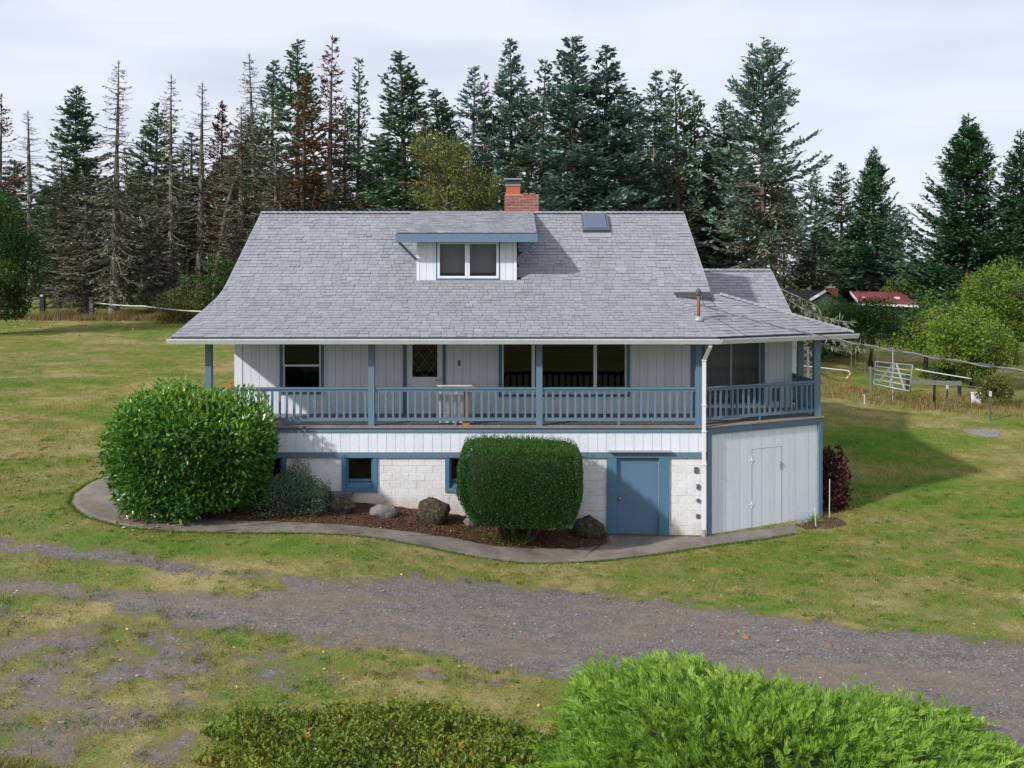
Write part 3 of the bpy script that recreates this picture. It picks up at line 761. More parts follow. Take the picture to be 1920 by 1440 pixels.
xs = [WX(p, YP) for p in (392, 697, 1011)] + [WX(1308, YP) + .02]
for i, nb_ in enumerate((22, 22, 21)): rail_run((xs[i]+.075, YP, 0), (xs[i+1]-.075, YP, 0), nb_)
p = Vector((xs[3], YP, 0)); q = Vector((8.10, 24.12, 0)); dd = (q-p).normalized()
rail_run(p + dd*.08, q - dd*.09, 21)
rail_run((8.08, 24.21, 0), (8.05, 26.54, 0), 14)
# stained stair rail at the left end of the porch
srr = MB().bar((-8.35, 25.6, 3.14), (-7.62, 25.6, 3.64), .09, .05).build('stair_handrail', M['orange_wood'], house)
for x, zt in ((-7.95, 3.37), (-7.76, 3.50)): MB().box(x-.045, x+.045, 25.555, 25.645, 2.0, zt).build('stair_post', M['orange_wood'], srr)
for i in range(4): MB().box(-8.0-.28*(i+1), -8.0-.28*i+.02, 25.1, 26.5, 2.50-.17*i-.05, 2.50-.17*i).build('stair_tread', M['deck'], house)

# ------------------------------------------------------------------ roof
EY, EZ, KY, KZ, RY, RZ = 21.95, 4.90, 24.70, 5.90, 28.65, 8.44
XE0, XU0, XU1, XE1 = -8.26, -7.91, 5.41, 4.97
roof = MB()
def quadslab(mb, a, b, c, d, th=.07):
    A, B, C_, D = [Vector(v) for v in (a, b, c, d)]; n = (B-A).cross(D-A).normalized()*th
    mb.add([A, B, C_, D, A-n, B-n, C_-n, D-n], [(0,1,2,3),(7,6,5,4),(0,4,5,1),(1,5,6,2),(2,6,7,3),(3,7,4,0)])
E1 = Vector((XE1, EY, EZ)); E2 = Vector((9.15, 24.30, EZ)); T = Vector((5.72, 24.92, 5.91)); C = Vector((4.36, KY, KZ))
KZ2 = KZ
L1 = math.hypot(KY-EY, KZ-EZ); L2 = math.hypot(RY-KY, RZ-KZ); LT = L1 + L2
_ss = np.linspace(0, LT, 400); _py = np.where(_ss < L1, EY+(KY-EY)*_ss/L1, KY+(RY-KY)*(_ss-L1)/L2); _pz = np.where(_ss < L1, EZ+(KZ-EZ)*_ss/L1, KZ+(RZ-KZ)*(_ss-L1)/L2)
_k = 45
def _soft(a):
    b = np.concatenate([a[0]+(a[0]-a[1])*np.arange(_k, 0, -1)*1.0, a, a[-1]+(a[-1]-a[-2])*np.arange(1, _k+1)]); c = np.convolve(b, np.ones(2*_k+1)/(2*_k+1), 'same'); return c[_k:-_k]
_py, _pz = _soft(_py), _soft(_pz)
def prof(s): return float(np.interp(s, _ss, _py)), float(np.interp(s, _ss, _pz))
def xl(s): return XE0 + (XU0-XE0)*min(1, s/L1)
def xr(s): return (E1.x + (C.x-E1.x)*s/L1) if s < L1-.12 else XU1
for i in range(20):
    s0, s1 = LT*i/20, LT*(i+1)/20; (ya_, za_), (yb_, zb2) = prof(s0), prof(s1); q = lambda s: xr(s)+.02 if s > L1 else E1.x + (C.x-E1.x)*min(1, s/L1)
    ra, rb2 = (XU1, XU1) if (s0+s1)/2 > L1-.12 else (q(s0), q(s1))
    roof.add([(xl(s0), ya_, za_-.012), (ra, ya_, za_-.012), (rb2, yb_, zb2-.012), (xl(s1), yb_, zb2-.012), (xl(s0), ya_, za_-.09), (ra, ya_, za_-.09), (rb2, yb_, zb2-.09), (xl(s1), yb_, zb2-.09)], [(0,1,2,3),(7,6,5,4),(0,4,5,1),(1,5,6,2),(2,6,7,3),(3,7,4,0)])
quadslab(roof, (XU1, RY, RZ), (XU1, 33.6, RZ-3.18), (XU0, 33.6, RZ-3.18), (XU0, RY, RZ))
roof.add([(XU0+.02, KY, KZ-.08), (XU0+.02, 33.5, KZ-.5), (XU0+.02, RY, RZ-.1)], [(0,1,2)]); roof.add([(XU1-.15, KY, KZ-.08), (XU1-.15, 33.5, KZ-.5), (XU1-.15, RY, RZ-.1)], [(0,2,1)])
dn = Vector((0,0,-.05))
_bl = lambda u, v: E1.lerp(E2, u).lerp(C.lerp(T, u), v) + Vector((0,0,-.016))
for i in range(6):
    for j in range(6):
        u0, u1, v0, v1 = i/6, (i+1)/6, j/6, (j+1)/6; A4 = [_bl(u0,v0), _bl(u1,v0), _bl(u1,v1), _bl(u0,v1)]; B4 = [q+Vector((0,0,-.07)) for q in A4]
        roof.add(A4 + B4, [(0,1,2),(0,2,3),(6,5,4),(7,6,4),(0,4,5,1),(1,5,6,2),(2,6,7,3),(3,7,4,0)])
S1 = Vector((9.15, 28.6, EZ)); S2 = Vector((5.72, 28.6, 5.91))
quadslab(roof, E2+Vector((0,0,-.02)), S1+dn, S2+dn, T+dn)
roof.add([C+dn, T+dn, (5.72, 27.5, 5.9), (4.36, 27.5, 5.9)], [(0,1,2,3)])
XG, GY, GZ = 8.84, 31.0, 6.66
quadslab(roof, (5.2, 27.9, 4.71), (XG, 27.9, 4.71), (XG, GY, GZ-.03), (5.2, GY, GZ-.03)); quadslab(roof, (5.2, GY, GZ), (XG, GY, GZ), (XG, 34.4, 4.6), (5.2, 34.4, 4.6))
roof_o = roof.build('roof', M['felt'], house)
# porch ceiling
pc = MB(); Q = [(XE0+.15, EY+.06), (XE1, EY+.06), (9.0, 24.36), (9.0, 26.7), (4.9, 26.7), (4.9, YW+.1), (XE0+.15, YW+.1)]
pc.add([(x, y, 4.795) for x, y in Q] + [(x, y, 4.825) for x, y in Q], [tuple(range(7))[::-1], tuple(range(7, 14))] + [(i, (i+1) % 7, 7+(i+1) % 7, 7+i) for i in range(7)])
pc.build('porch_ceiling', M['white'], house)

SH = []      # (verts8, tint, depth) of every shingle
def shingles(Pf, Nv, U, Vl, wavg=.24, expo=.174, seed=0, clip=None):
    """Pf(u,v) maps metres across / up the slope (0..1 each) to a point; U(v) width in metres at v, Vl slope length"""
    r = random.Random(seed); nc = max(1, round(Vl / expo)); n = Vector(Nv).normalized()
    for i in range(nc):
        v0, v1 = i / nc, min(1.0, (i + 1.12) / nc); W = U(v0); s = -r.uniform(0, wavg)
        while s < W:
            w = r.choice((.7, .85, 1.0, 1.0, 1.15, 1.4)) * wavg
            s0, s1 = max(0, s), min(W, s + w - .006); s += w
            if s1 - s0 < .02: continue
            th = r.choice((.013, .015, .017, .020, .026)); vv = v0 - r.choice((0, 0, 0, .05, .12)) / nc
            if i == 0: vv = v0
            a = Pf(s0 / W, vv); b = Pf(s1 / W, vv); c = Pf(s1 / W, v1); d = Pf(s0 / W, v1)
            if clip and clip((a + b) / 2): continue
            SH.append(([a + n*th, b + n*th, c + n*.003, d + n*.003, a + n*.001, b + n*.001], min(1, max(0, r.gauss(.5, .2))), a.y))
def lerp(a, b, t): return a + (b - a) * t
def bil(a, b, c, d):
    a, b, c, d = [Vector(x) for x in (a, b, c, d)]
    return lambda u, v: lerp(lerp(a, b, u), lerp(d, c, u), v)
def main_roof(seed=21, expo=.174, wavg=.235):
    r = random.Random(seed); nc = round(LT/expo)
    for i in range(nc):
        s0 = LT*i/nc; s1 = min(LT, LT*(i+1.12)/nc); x = xl(s0) - r.uniform(0, wavg); x1_ = xr(s0)
        while x < x1_:
            w = r.choice((.6, .8, 1.0, 1.0, 1.0, 1.2, 1.5))*wavg; a, b = max(xl(s0), x), min(x1_, x+w-.008); x += w
            if b - a < .02: continue
            if -2.70 < (a+b)/2 < .17 and prof(s0)[0] > 25.22: continue
            th = r.choice((.013, .015, .017, .020, .028)); sa = s0 - (r.choice((0, 0, 0, 0, .012, .03)) if i else 0)
            (ya_, za_), (yb_, zb2) = prof(max(0, sa)), prof(s1); d = Vector((0, yb_-ya_, zb2-za_)).normalized(); n = Vector((0, -d.z, d.y))
            f1 = lambda xx, s: xx + (xl(s)-xl(s0))*max(0, 1-(xx-xl(s0))/3.0)
            A, B = Vector((a, ya_, za_)), Vector((b, ya_, za_)); Cc, D = Vector((f1(b, s1), yb_, zb2)), Vector((f1(a, s1), yb_, zb2))
            SH.append(([A+n*th, B+n*th, Cc+n*.002, D+n*.002, A-n*.004, B-n*.004], min(1, max(0, r.gauss(.5, .13))), A.y))
main_roof()
f_ch = bil(E1, E2, T, C)
shingles(f_ch, (T - E1).cross(Vector((0,0,1))).cross(Vector((1,.3,0))) * 0 + (E2 - E1).cross(C - E1).normalized(), lambda v: (E2-E1).length * (1-v) + (T-C).length * v, 2.85, seed=23)
f_ex = bil((5.2, 28.1, 4.86), (XG, 28.1, 4.86), (XG, GY, GZ), (5.2, GY, GZ))
shingles(f_ex, (0, -.53, .85), lambda v: XG - 5.2, 3.4, seed=24)
f_sd = bil(E2, S1, S2, T)
shingles(f_sd, (E2 - S1).cross(T - S1) * -1, lambda v: 4.2, 3.5, seed=28)
n_front = len(SH)
FQ = [(0,1,2,3),(4,5,1,0),(4,0,3),(1,5,2)]
def emit_shingles(lst, parent, single, name_joined):
    lst = sorted(lst, key=lambda s: s[2])
    for vs, t, _ in lst[:single]:
        mb = MB(); mb.add(vs, FQ, t); mb.build('shingle', M['shingle'], parent, tint=True)
    mb = MB()
    for vs, t, _ in lst[single:]: mb.add(vs, FQ, t)
    return mb.build(name_joined, M['shingle'], parent, tint=True, kind='stuff')
emit_shingles(SH, roof_o, 300, 'shingle_courses')
# ridge and hip caps
def cap_run(p, q, w=.15, step=.17):
    caps = MB(); p = Vector(p); q = Vector(q); d = (q-p).normalized(); L = (q-p).length; s = Vector((-d.y, d.x, 0)).normalized(); k = 0.0
    while k < L - .03:
        a = p + d*k; b = p + d*min(k+step*1.08, L); up = Vector((0,0,1))
        caps.add([a - s*w - up*.055 + up*.02, a + up*.032, a + s*w - up*.055 + up*.02, b - s*w - up*.055, b + up*.014, b + s*w - up*.055], [(0,1,4,3),(1,2,5,4),(0,2,1)], rnd.uniform(.2, .8)); k += step
    caps.build('ridge_cap', M['shingle'], roof_o, tint=True, kind='stuff')
cap_run((XU0, RY, RZ+.015), (XU1, RY, RZ+.015)); cap_run(E2 + Vector((0,0,.02)), T + Vector((0,0,.02)), .12); cap_run((5.3, GY, GZ+.015), (XG, GY, GZ+.015))
for p_, q_, hh in (((XU1+.012, KY-.05, KZ-.09), (XU1+.012, RY, RZ-.06), .12), ((XG+.012, 27.9, 4.70), (XG+.012, GY, GZ-.05), .10)): MB().bar(p_, q_, .024, hh).build('rake_board', M['metal_grey'], roof_o)
rk = MB()
for i in range(20): (ya_, za_), (yb_, zb2) = prof(LT*i/20), prof(LT*(i+1)/20); rk.bar((xl(LT*i/20)-.010, ya_, za_-.05), (xl(LT*(i+1)/20)-.010, yb_, zb2-.05), .02, .085)
rk.build('rake_board', M['metal_grey'], roof_o)
fl = MB(); fl.box(XU1-.95, XU1+.02, KY-.09, KY-.03, KZ-.085, KZ-.02); fl.build('drip_edge', M['felt'], roof_o)
# gutters
prof = [(0.0, -.13), (.075, -.13), (.118, -.03), (.118, .0), (.108, .0), (.106, -.028), (.070, -.122), (.006, -.122), (.006, -.01), (0.0, -.01)]
g = MB(); g.extrude(prof, (XE0-.06, EY-.01, EZ-.035), (XE1+.03, EY-.01, EZ-.035)); gut = g.build('gutter', M['gutter'], house)
g = MB(); dE = (E2 - E1).normalized(); oE = Vector((dE.y, -dE.x, 0)); g.extrude(prof, E1 + oE*.01 + Vector((.03, -.0, -.036)), E2 + dE*.10 + oE*.01 + Vector((0,0,-.036))); g.build('gutter', M['gutter'], house)
for px in (330, 520, 742, 1185):
    x = WX(px, 21.85); MB().box(x-.006, x+.006, EY-.132, EY+.02, EZ-.034, EZ-.026).build('gutter_strap', M['metal_grey'], gut)
MB().box(XE0-.02, XE1, EY+.0, EY+.025, EZ-.17, EZ-.075).build('fascia', M['gutter'], house)
fb = MB(); fb.bar(E1 + Vector((0,0,-.12)) - oE*.012, E2 + Vector((0,0,-.12)) - oE*.012, .024, .095); fb.build('fascia', M['gutter'], house)
# downspout at the corner
ds = MB(); xd = WX(1322, 22.2)
ds.bar((xd+.07, 21.95, 4.79), (xd+.07, 21.95, 4.66), .085, .065, up=(0,1,0)); ds.bar((xd+.07, 21.95, 4.67), (xd-.01, 22.27, 4.32), .085, .065, up=(0,1,.3)); ds.bar((xd-.01, 22.27, 4.335), (xd-.02, 22.27, .14), .085, .065, up=(0,1,0))
dso = ds.build('downspout', M['trim_white'], house)
MB().tube([(xd-.02, 22.27, .16), (xd-.02, 22.27, -.02)], .055, 10).build('drain_boot', M['metal_grey'], dso)
for zz in (4.3, 3.2, 2.55, 1.75): MB().box(xd-.066, xd+.040, 22.22, 22.318, zz, zz+.03).build('strap', M['trim_white'], dso)

# --- dormer
DY, DW0, DW1 = 25.30, -2.65, .12
DFX0, DFX1, DFY, DFZ = -3.15, .67, 24.80, 7.58
dm = MB(); quadslab(dm, (DFX0, DFY, DFZ), (DFX1, DFY, DFZ), (DFX1, RY, RZ+.04), (DFX0, RY, RZ+.04), .06)
dorm = dm.build('dormer', M['felt'], house)
SH2 = []; keep_SH = SH; SH = SH2
shingles(bil((DFX0, DFY-.03, DFZ), (DFX1, DFY-.03, DFZ), (DFX1, RY, RZ+.04), (DFX0, RY, RZ+.04)), (0, -.22, .975), lambda v: DFX1-DFX0, 3.97, expo=.165, seed=31)
emit_shingles(SH2, dorm, 0, 'dormer_shingles')
MB().box(DFX0-.03, DFX1+.03, DFY-.045, DFY-.005, DFZ-.25, DFZ-.02).build('fascia', M['blue'], dorm)
for x in (DFX0-.012, DFX1+.012): MB().bar((x, DFY, DFZ-.10), (x, RY-.3, RZ-.12), .024, .14).build('side_fascia', M['blue'], dorm)
dwin = (-2.08, -.37, 6.34, 7.36)
dz = lambda x: 6.24
dwl = slab_with_holes((DW0, DY, 0), (1,0,0), DW1-DW0, 6.1, 7.62, [(dwin[0]-DW0, dwin[1]-DW0, dwin[2], dwin[3])], (0,-1,0), .1).build('front_wall', M['white'], dorm)
boards(dorm, (DW0+.07, DY, 0), (1,0,0), DW1-DW0-.14, 6.29, 7.6, [(dwin[0]-DW0-.07-.04, dwin[1]-DW0-.07+.04, 6.2, dwin[3]+.3)], .2, (0,-1,0), .02, .006, seed=33)
for x0, x1 in ((DW0-.01, DW0+.07), (DW1-.07, DW1+.01)): MB().box(x0, x1, DY-.03, DY+.05, 6.27, 7.6).build('corner_board', M['trim_white'], dorm)
for x in (DW0, DW1-.06):
    sidew = MB(); sidew.add([(x, DY+.05, 6.1), (x+.06, DY+.05, 6.1), (x+.06, 28.0, 8.05), (x, 28.0, 8.05), (x, DY+.05, 7.6), (x+.06, DY+.05, 7.6), (x+.06, 28.0, 8.2), (x, 28.0, 8.2)], [(3,2,1,0),(4,5,6,7),(0,1,5,4),(1,2,6,5),(2,3,7,6),(3,0,4,7)])
    sidew.build('cheek_wall', M['white'], dorm)
fls = MB().box(DW0-.03, DW1+.03, DY-.06, DY-.001, 6.235, 6.285).build('flashing', M['metal_grey'], dorm)
a, b, c, d = dwin
trim = MB(); trim.box(a-.04, a, DY-.024, DY+.02, c-.04, d+.2); trim.box(b, b+.04, DY-.024, DY+.02, c-.04, d+.2); trim.box(a, b, DY-.024, DY+.02, d, d+.2); trim.box(a, b, DY-.025, DY+.02, c-.04, c)
trim.build('window_trim', M['blue_worn'], dorm)
midx = (a+b)/2 - .02
sash(dorm, a+.001, midx, c+.001, d-.001, DY-.028, .065, name='window_sash'); sash(dorm, midx+.001, b-.001, c+.001, d-.001, DY-.020, .065, name='window_sash')
MB().box(a-.2, b+.2, DY+.35, DY+.37, 6.3, 7.5).build('sky_reflection_panel', paint('reflected_sky_grey', (0.42, 0.43, 0.44), .9, .3), dorm)  # added grey panel behind the panes; its colour imitates reflected sky
for x0, x1 in ((DFX0+.06, DW0-.02), (DFX1-.06, DW1+.02)):
    MB().bar((x0, DFY+.03, DFZ-.26), (x1, DY-.04, 6.86), .045, .06).build('bracket', M['blue'], dorm)

# --- skylight
slope = Vector((0, RY-KY, RZ-KZ)).normalized(); sn = Vector((0, -slope.z, slope.y))
def on_up(x, y, off=0): return Vector((x, y, KZ + (y-KY) * (RZ-KZ)/(RY-KY))) + sn*off
m, n, l, b = base_mat('skylight_dome'); b.inputs['Base Color'].default_value = (.075, .095, .155, 1); b.inputs['Roughness'].default_value = .12; M['skylight'] = m
s0, s1, ya, yb = 2.16, 2.96, 27.52, 28.42
sk_ = MB()
P = [on_up(s0, ya), on_up(s1, ya), on_up(s1, yb), on_up(s0, yb)]
sk_.add(P + [p + sn*.13 for p in P], [(4,5,6,7),(0,1,5,4),(1,2,6,5),(2,3,7,6),(3,0,4,7)])
sky_o = sk_.build('skylight', M['metal_dark'], house)
e = .05; Pg = [on_up(s0+e, ya+e, .134), on_up(s1-e, ya+e, .134), on_up(s1-e, yb-e, .134), on_up(s0+e, yb-e, .134)]
gp = MB(); gp.add(Pg + [p*1.0 + sn*.03 + (sum(Pg, Vector())/4 - p)*.08 for p in Pg], [(4,5,6,7),(0,1,5,4),(1,2,6,5),(2,3,7,6),(3,0,4,7)]); gp.build('dome', M['skylight'], sky_o)
fl = MB(); P = [on_up(s0-.03, ya-.22, .024), on_up(s1+.03, ya-.22, .024), on_up(s1+.03, ya, .03), on_up(s0-.03, ya, .03)]
fl.add(P, [(0,1,2,3)]); fl.build('flashing', M['metal_grey'], sky_o)

# --- chimney
CX0, CX1, CY0, CY1 = -.24, .86, 29.0, 29.65
chm = MB().box(CX0+.012, CX1-.012, CY0+.012, CY1-.012, 7.6, 9.00).build('chimney', M['brick_mortar'], house)
r_ = random.Random(3); z = 7.75; i = 0
while z < 9.03:
    bl, bh = .235, .092
    def course(x0, x1, fixed, axis):
        s = x0 - (bl/2 if i % 2 else 0)
        while s < x1:
            a, b = max(s, x0), min(s + bl - .022, x1); s += bl
            if b - a < .03: continue
            pr = r_.uniform(0, .006); m_ = MB()
            if axis == 'x': m_.box(a, b, fixed - pr, fixed + .05, z, z + bh - .022)
            else: m_.box(fixed[0] - pr*fixed[2], fixed[1] + pr*0, a, b, z, z + bh - .022)
            m_.build('brick', M['brick'], chm)
    if z > 8.2:
        if not (z > 8.97 and False): course(CX0, CX1, CY0, 'x')
        course(CY0+.055, CY1, (CX0, CX0+.05, 1), 'y')
    z += bh; i += 1
for x0, x1 in ((.34, .52), (.56, .74)):
    MB().box(x0, x1, CY0, CY0+.1, 9.03, 9.03+.06).build('brick', M['brick'], chm)
MB().box(CX0+.02, CX1-.02, CY0+.02, CY1-.02, 9.0, 9.035).build('crown', M['brick_mortar'], chm)
FX0, FX1 = WX(949, 29.2), WX(975, 29.2)
MB().box(FX0, FX1, 29.05, 29.5, 9.03, 9.32).build('flue', M['flue'], chm)
cp = MB(); cp.box(FX0-.03, FX1+.03, 29.02, 29.53, 9.325, 9.36); cp.box(FX0-.07, FX1+.07, 28.97, 29.58, 9.52, 9.555)
for x in (FX0, FX1-.02):
    for y in (29.05, 29.48): cp.box(x, x+.02, y, y+.02, 9.36, 9.52)
cap_o = cp.build('chimney_cap', M['metal_grey'], chm)
ms = MB()
for k in range(18):
    x = FX0 + (FX1-FX0)*(k+.5)/18; ms.box(x-.006, x+.006, 29.045, 29.052, 9.36, 9.52)
for k in range(6): ms.box(FX0, FX1, 29.040, 29.045, 9.365+k*.026, 9.373+k*.026)
ms.box(FX0+.03, FX1-.03, 29.1, 29.45, 9.36, 9.50)
ms.build('mesh_screen', M['metal_dark'], chm)

# --- service mast and its cable
mx, my, mz = 4.73, 22.98, 5.27
ms = MB(); ms.tube([(mx, my, mz-.1), (mx, my, 5.93)], .042, 10); mast = ms.build('service_mast', M['rust'], house, smooth=True)
MB().tube([(mx, my, mz-.02), (mx, my, mz+.05), (mx, my, mz+.10)], [.15, .09, .05], 12).build('roof_boot', M['metal_grey'], mast, smooth=True)
MB().tube([(mx, my, 5.90), (mx, my, 5.95), (mx-.02, my-.02, 6.02), (mx-.05, my-.06, 6.0)], [.06, .075, .07, .04], 10).build('weather_head', M['metal_dark'], mast, smooth=True)
lp = MB(); lp.tube([(mx+.03, my-.05, 5.95), (mx+.10, my-.05, 5.72), (mx+.16, my-.06, 5.60), (mx+.30, my-.06, 5.62), (mx+.42, my-.1, 5.62)], .012, 5); lp.tube([(mx+.02, my-.05, 5.96), (mx+.16, my-.02, 5.80), (mx+.34, my-.06, 5.74), (mx+.42, my-.1, 5.62)], .012, 5)
lp.build('drip_loop', M['wire'], mast)
pts = []
a = Vector((mx+.05, my-.05, 5.66)); bq = Vector((11.0, -6.0, 6.35))
for i in range(49):
    t = i / 48; p = a.lerp(bq, t); p.z -= 4 * .98 * t * (1-t) * 1.0; pts.append(p)
cb = thing('overhead_cable', 'twisted black and silver service cable running from the roof mast to the right', 'cable', tuple(a))
tw1, tw2 = MB(), MB()
fine = []
for i in range(len(pts)-1):
    for k in range(12): fine.append(pts[i].lerp(pts[i+1], k/12))
def helix(ph):
    return [p + Vector((0.6*math.cos(i*.30+ph), 0.3*math.cos(i*.30+ph), math.sin(i*.30+ph)))*.013 for i, p in enumerate(fine)]
tw1.tube(helix(0), .011, 5); tw2.tube(helix(math.pi), .011, 5)
tw1.build('black_conductor', M['wire'], cb); tw2.build('bare_conductor', M['wire_bare'], cb)

# --- on the porch: gate and post
YG = YP + .25
gx0, gx1 = WX(824, YG), WX(889, YG); gz0, gz1 = FLOOR+.04, WZ(722, YG)
gate = thing('safety_gate', 'cream lattice safety gate standing on the porch before the entry door', 'gate', ((gx0+gx1)/2, YG, FLOOR))
f = MB(); f.box(gx0, gx0+.035, YG-.02, YG+.02, gz0, gz1-.03); f.box(gx1-.035, gx1, YG-.02, YG+.02, gz0, gz1-.03); f.box((gx0+gx1)/2-.015, (gx0+gx1)/2+.015, YG-.018, YG+.018, gz0+.03, gz1-.06)
f.box(gx0+.035, gx1-.035, YG-.019, YG+.019, gz0, gz0+.03); f.bar((gx0-.06, YG, gz1-.015), (gx1-.0, YG, gz1-.015), .045, .03)
f.build('frame', M['cream'], gate)
lt = MB()
W_, H_ = gx1-gx0-.07, gz1-gz0-.06
for k in range(-26, 40):
    for sgn in (1, -1):
        x0 = gx0+.035 + k*.045; pts2 = []
        p0 = (x0, gz0+.03); p1 = (x0 + H_*.62*sgn, gz0+.03+H_)
        lo = 0.0; hi = 1.0; dx = p1[0]-p0[0]
        ta, tb = sorted(((gx0+.035-p0[0])/dx, (gx1-.035-p0[0])/dx)); lo = max(lo, ta); hi = min(hi, tb)
        if hi - lo < .03: continue
        lt.bar((p0[0]+dx*lo, YG+.006*sgn, p0[1]+H_*lo), (p0[0]+dx*hi, YG+.006*sgn, p0[1]+H_*hi), .008, .006, up=(0,1,0))
lt.build('lattice', M['cream'], gate)
MB().bar((gx1-.05, YG-.03, gz1+.005), (gx1+.05, YG-.03, gz1+.02), .05, .05).build('latch', M['rust'], gate)
xo = WX(874, YP+.12)
op = thing('orange_post', 'orange stained wooden post behind the porch railing', 'post', (xo, YP+.12, FLOOR))
MB().box(xo-.06, xo+.06, YP+.075, YP+.165, FLOOR+.01, FLOOR+.90).build('shaft', M['orange_wood'], op)
MB().box(xo-.09, xo+.09, YP+.03, YP+.21, FLOOR+.01, FLOOR+.10).build('base_block', M['orange_wood'], op)
# ------------------------------------------------------------------ vegetation builders
M['fir'] = foliage('fir_needles', [(0, (0.045, 0.099, 0.063)), (0.5, (0.085, 0.172, 0.104)), (0.85, (0.151, 0.259, 0.151)), (1, (0.233, 0.344, 0.209))], .15, .6, .2, (0.209, 0.134, 0.068))
M['blue_fir'] = foliage('blue_fir_needles', [(0, (0.055, 0.110, 0.096)), (0.5, (0.110, 0.203, 0.170)), (0.85, (0.185, 0.300, 0.250)), (1, (0.288, 0.403, 0.346))], .15, .6, .2, (0.185, 0.138, 0.073))
M['douglas'] = foliage('douglas_needles', [(0, (0.028, 0.084, 0.044)), (0.5, (0.053, 0.140, 0.067)), (0.85, (0.091, 0.200, 0.096)), (1, (0.150, 0.271, 0.130))], .15, .6, .2, (0.101, 0.101, 0.050))
M['red_fir'] = foliage('dying_needles', [(0, (0.081, 0.035, 0.024)), (0.45, (0.155, 0.061, 0.038)), (0.8, (0.223, 0.081, 0.049)), (1, (0.081, 0.101, 0.061))], .12, .7, .15, (0.095, 0.095, 0.061))
M['rust_fir'] = foliage('rusty_needles', [(0, (0.088, 0.048, 0.022)), (0.5, (0.175, 0.094, 0.035)), (1, (0.250, 0.138, 0.050))], .12, .7, .15, (0.056, 0.088, 0.050))
M['lichen'] = foliage('lichen_twigs', [(0, (0.083, 0.077, 0.058)), (0.5, (0.165, 0.160, 0.118)), (0.85, (0.261, 0.261, 0.193)), (1, (0.398, 0.398, 0.303))], .05, .9, .1, (0.062, 0.097, 0.055))
M['bark_grey'] = bark_mat('grey_bark', (0.055, 0.048, 0.040), (0.17, 0.155, 0.130), 2.5, (0.24, 0.24, 0.19))
M['bark_brown'] = bark_mat('brown_bark', (0.040, 0.030, 0.023), (0.135, 0.105, 0.080), 2.5)
M['bark_orange'] = bark_mat('orange_bark', (0.06, 0.05, 0.04), (0.19, 0.165, 0.13), 2.0, (0.20, 0.125, 0.07))
M['laurel'] = foliage('laurel_leaves', [(0, (0.031, 0.101, 0.013)), (0.5, (0.071, 0.204, 0.024)), (0.8, (0.169, 0.352, 0.037)), (1, (0.319, 0.448, 0.061))], .28, .28, .5)
M['box'] = foliage('boxwood_leaves', [(0, (0.018, 0.060, 0.010)), (0.5, (0.034, 0.115, 0.016)), (0.9, (0.065, 0.165, 0.022)), (1, (0.16, 0.20, 0.03))], .25, .5, .3)
M['juniper'] = foliage('juniper_sprays', [(0, (0.065, 0.143, 0.014)), (0.45, (0.142, 0.265, 0.027)), (0.85, (0.254, 0.388, 0.051)), (1, (0.390, 0.469, 0.102))], .30, .55, .25)
M['sage'] = foliage('silver_green_leaves', [(0, (0.060, 0.105, 0.063)), (0.5, (0.128, 0.202, 0.120)), (0.9, (0.232, 0.322, 0.202)), (1, (0.359, 0.434, 0.284))], .2, .6, .2)
M['autumn'] = foliage('autumn_groundcover', [(0, (0.080, 0.136, 0.020)), (0.4, (0.159, 0.235, 0.029)), (0.75, (0.261, 0.247, 0.037)), (1, (0.364, 0.185, 0.037))], .28, .5, .3)
M['yellowgreen'] = foliage('yellow_green_leaves', [(0, (0.055, 0.075, 0.020)), (0.5, (0.110, 0.135, 0.030)), (0.82, (0.190, 0.185, 0.038)), (1, (0.33, 0.22, 0.045))], .3, .5, .25)
M['hazel'] = foliage('hazel_leaves', [(0, (0.060, 0.125, 0.015)), (0.5, (0.130, 0.225, 0.024)), (0.88, (0.210, 0.300, 0.036)), (1, (0.33, 0.25, 0.045))], .32, .5, .25)
M['maple'] = foliage('green_leaves', [(0, (0.020, 0.061, 0.013)), (0.5, (0.044, 0.110, 0.020)), (0.9, (0.088, 0.176, 0.029)), (1, (0.154, 0.209, 0.033))], .3, .5, .25)
M['dark_maple'] = foliage('dark_green_leaves', [(0, (0.013, 0.040, 0.009)), (0.5, (0.029, 0.073, 0.013)), (0.9, (0.058, 0.116, 0.019)), (1, (0.102, 0.138, 0.022))], .3, .5, .25)  # the maple greens in a darker leaf tone
M['darkred'] = foliage('dark_red_leaves', [(0, (0.035, 0.008, 0.014)), (0.5, (0.085, 0.014, 0.026)), (0.72, (0.13, 0.03, 0.035)), (0.8, (0.09, 0.15, 0.03)), (1, (0.24, 0.20, 0.06))], .2, .5, .25)
M['ivy'] = foliage('groundcover_leaves', [(0, (0.05, 0.09, 0.015)), (0.5, (0.12, 0.16, 0.025)), (1, (0.30, 0.29, 0.07))], .25, .5, .3)
M['straw'] = tint_mat('dry_tall_grass', [(0, (0.10, 0.07, 0.025)), (0.5, (0.22, 0.15, 0.06)), (0.9, (0.34, 0.25, 0.11)), (1, (0.13, 0.17, 0.04))], .8)
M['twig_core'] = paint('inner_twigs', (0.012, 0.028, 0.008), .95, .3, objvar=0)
M['fallen'] = tint_mat('fallen_leaves', [(0, (0.22, 0.10, 0.03)), (0.6, (0.40, 0.24, 0.07)), (1, (0.55, 0.42, 0.16))], .7)

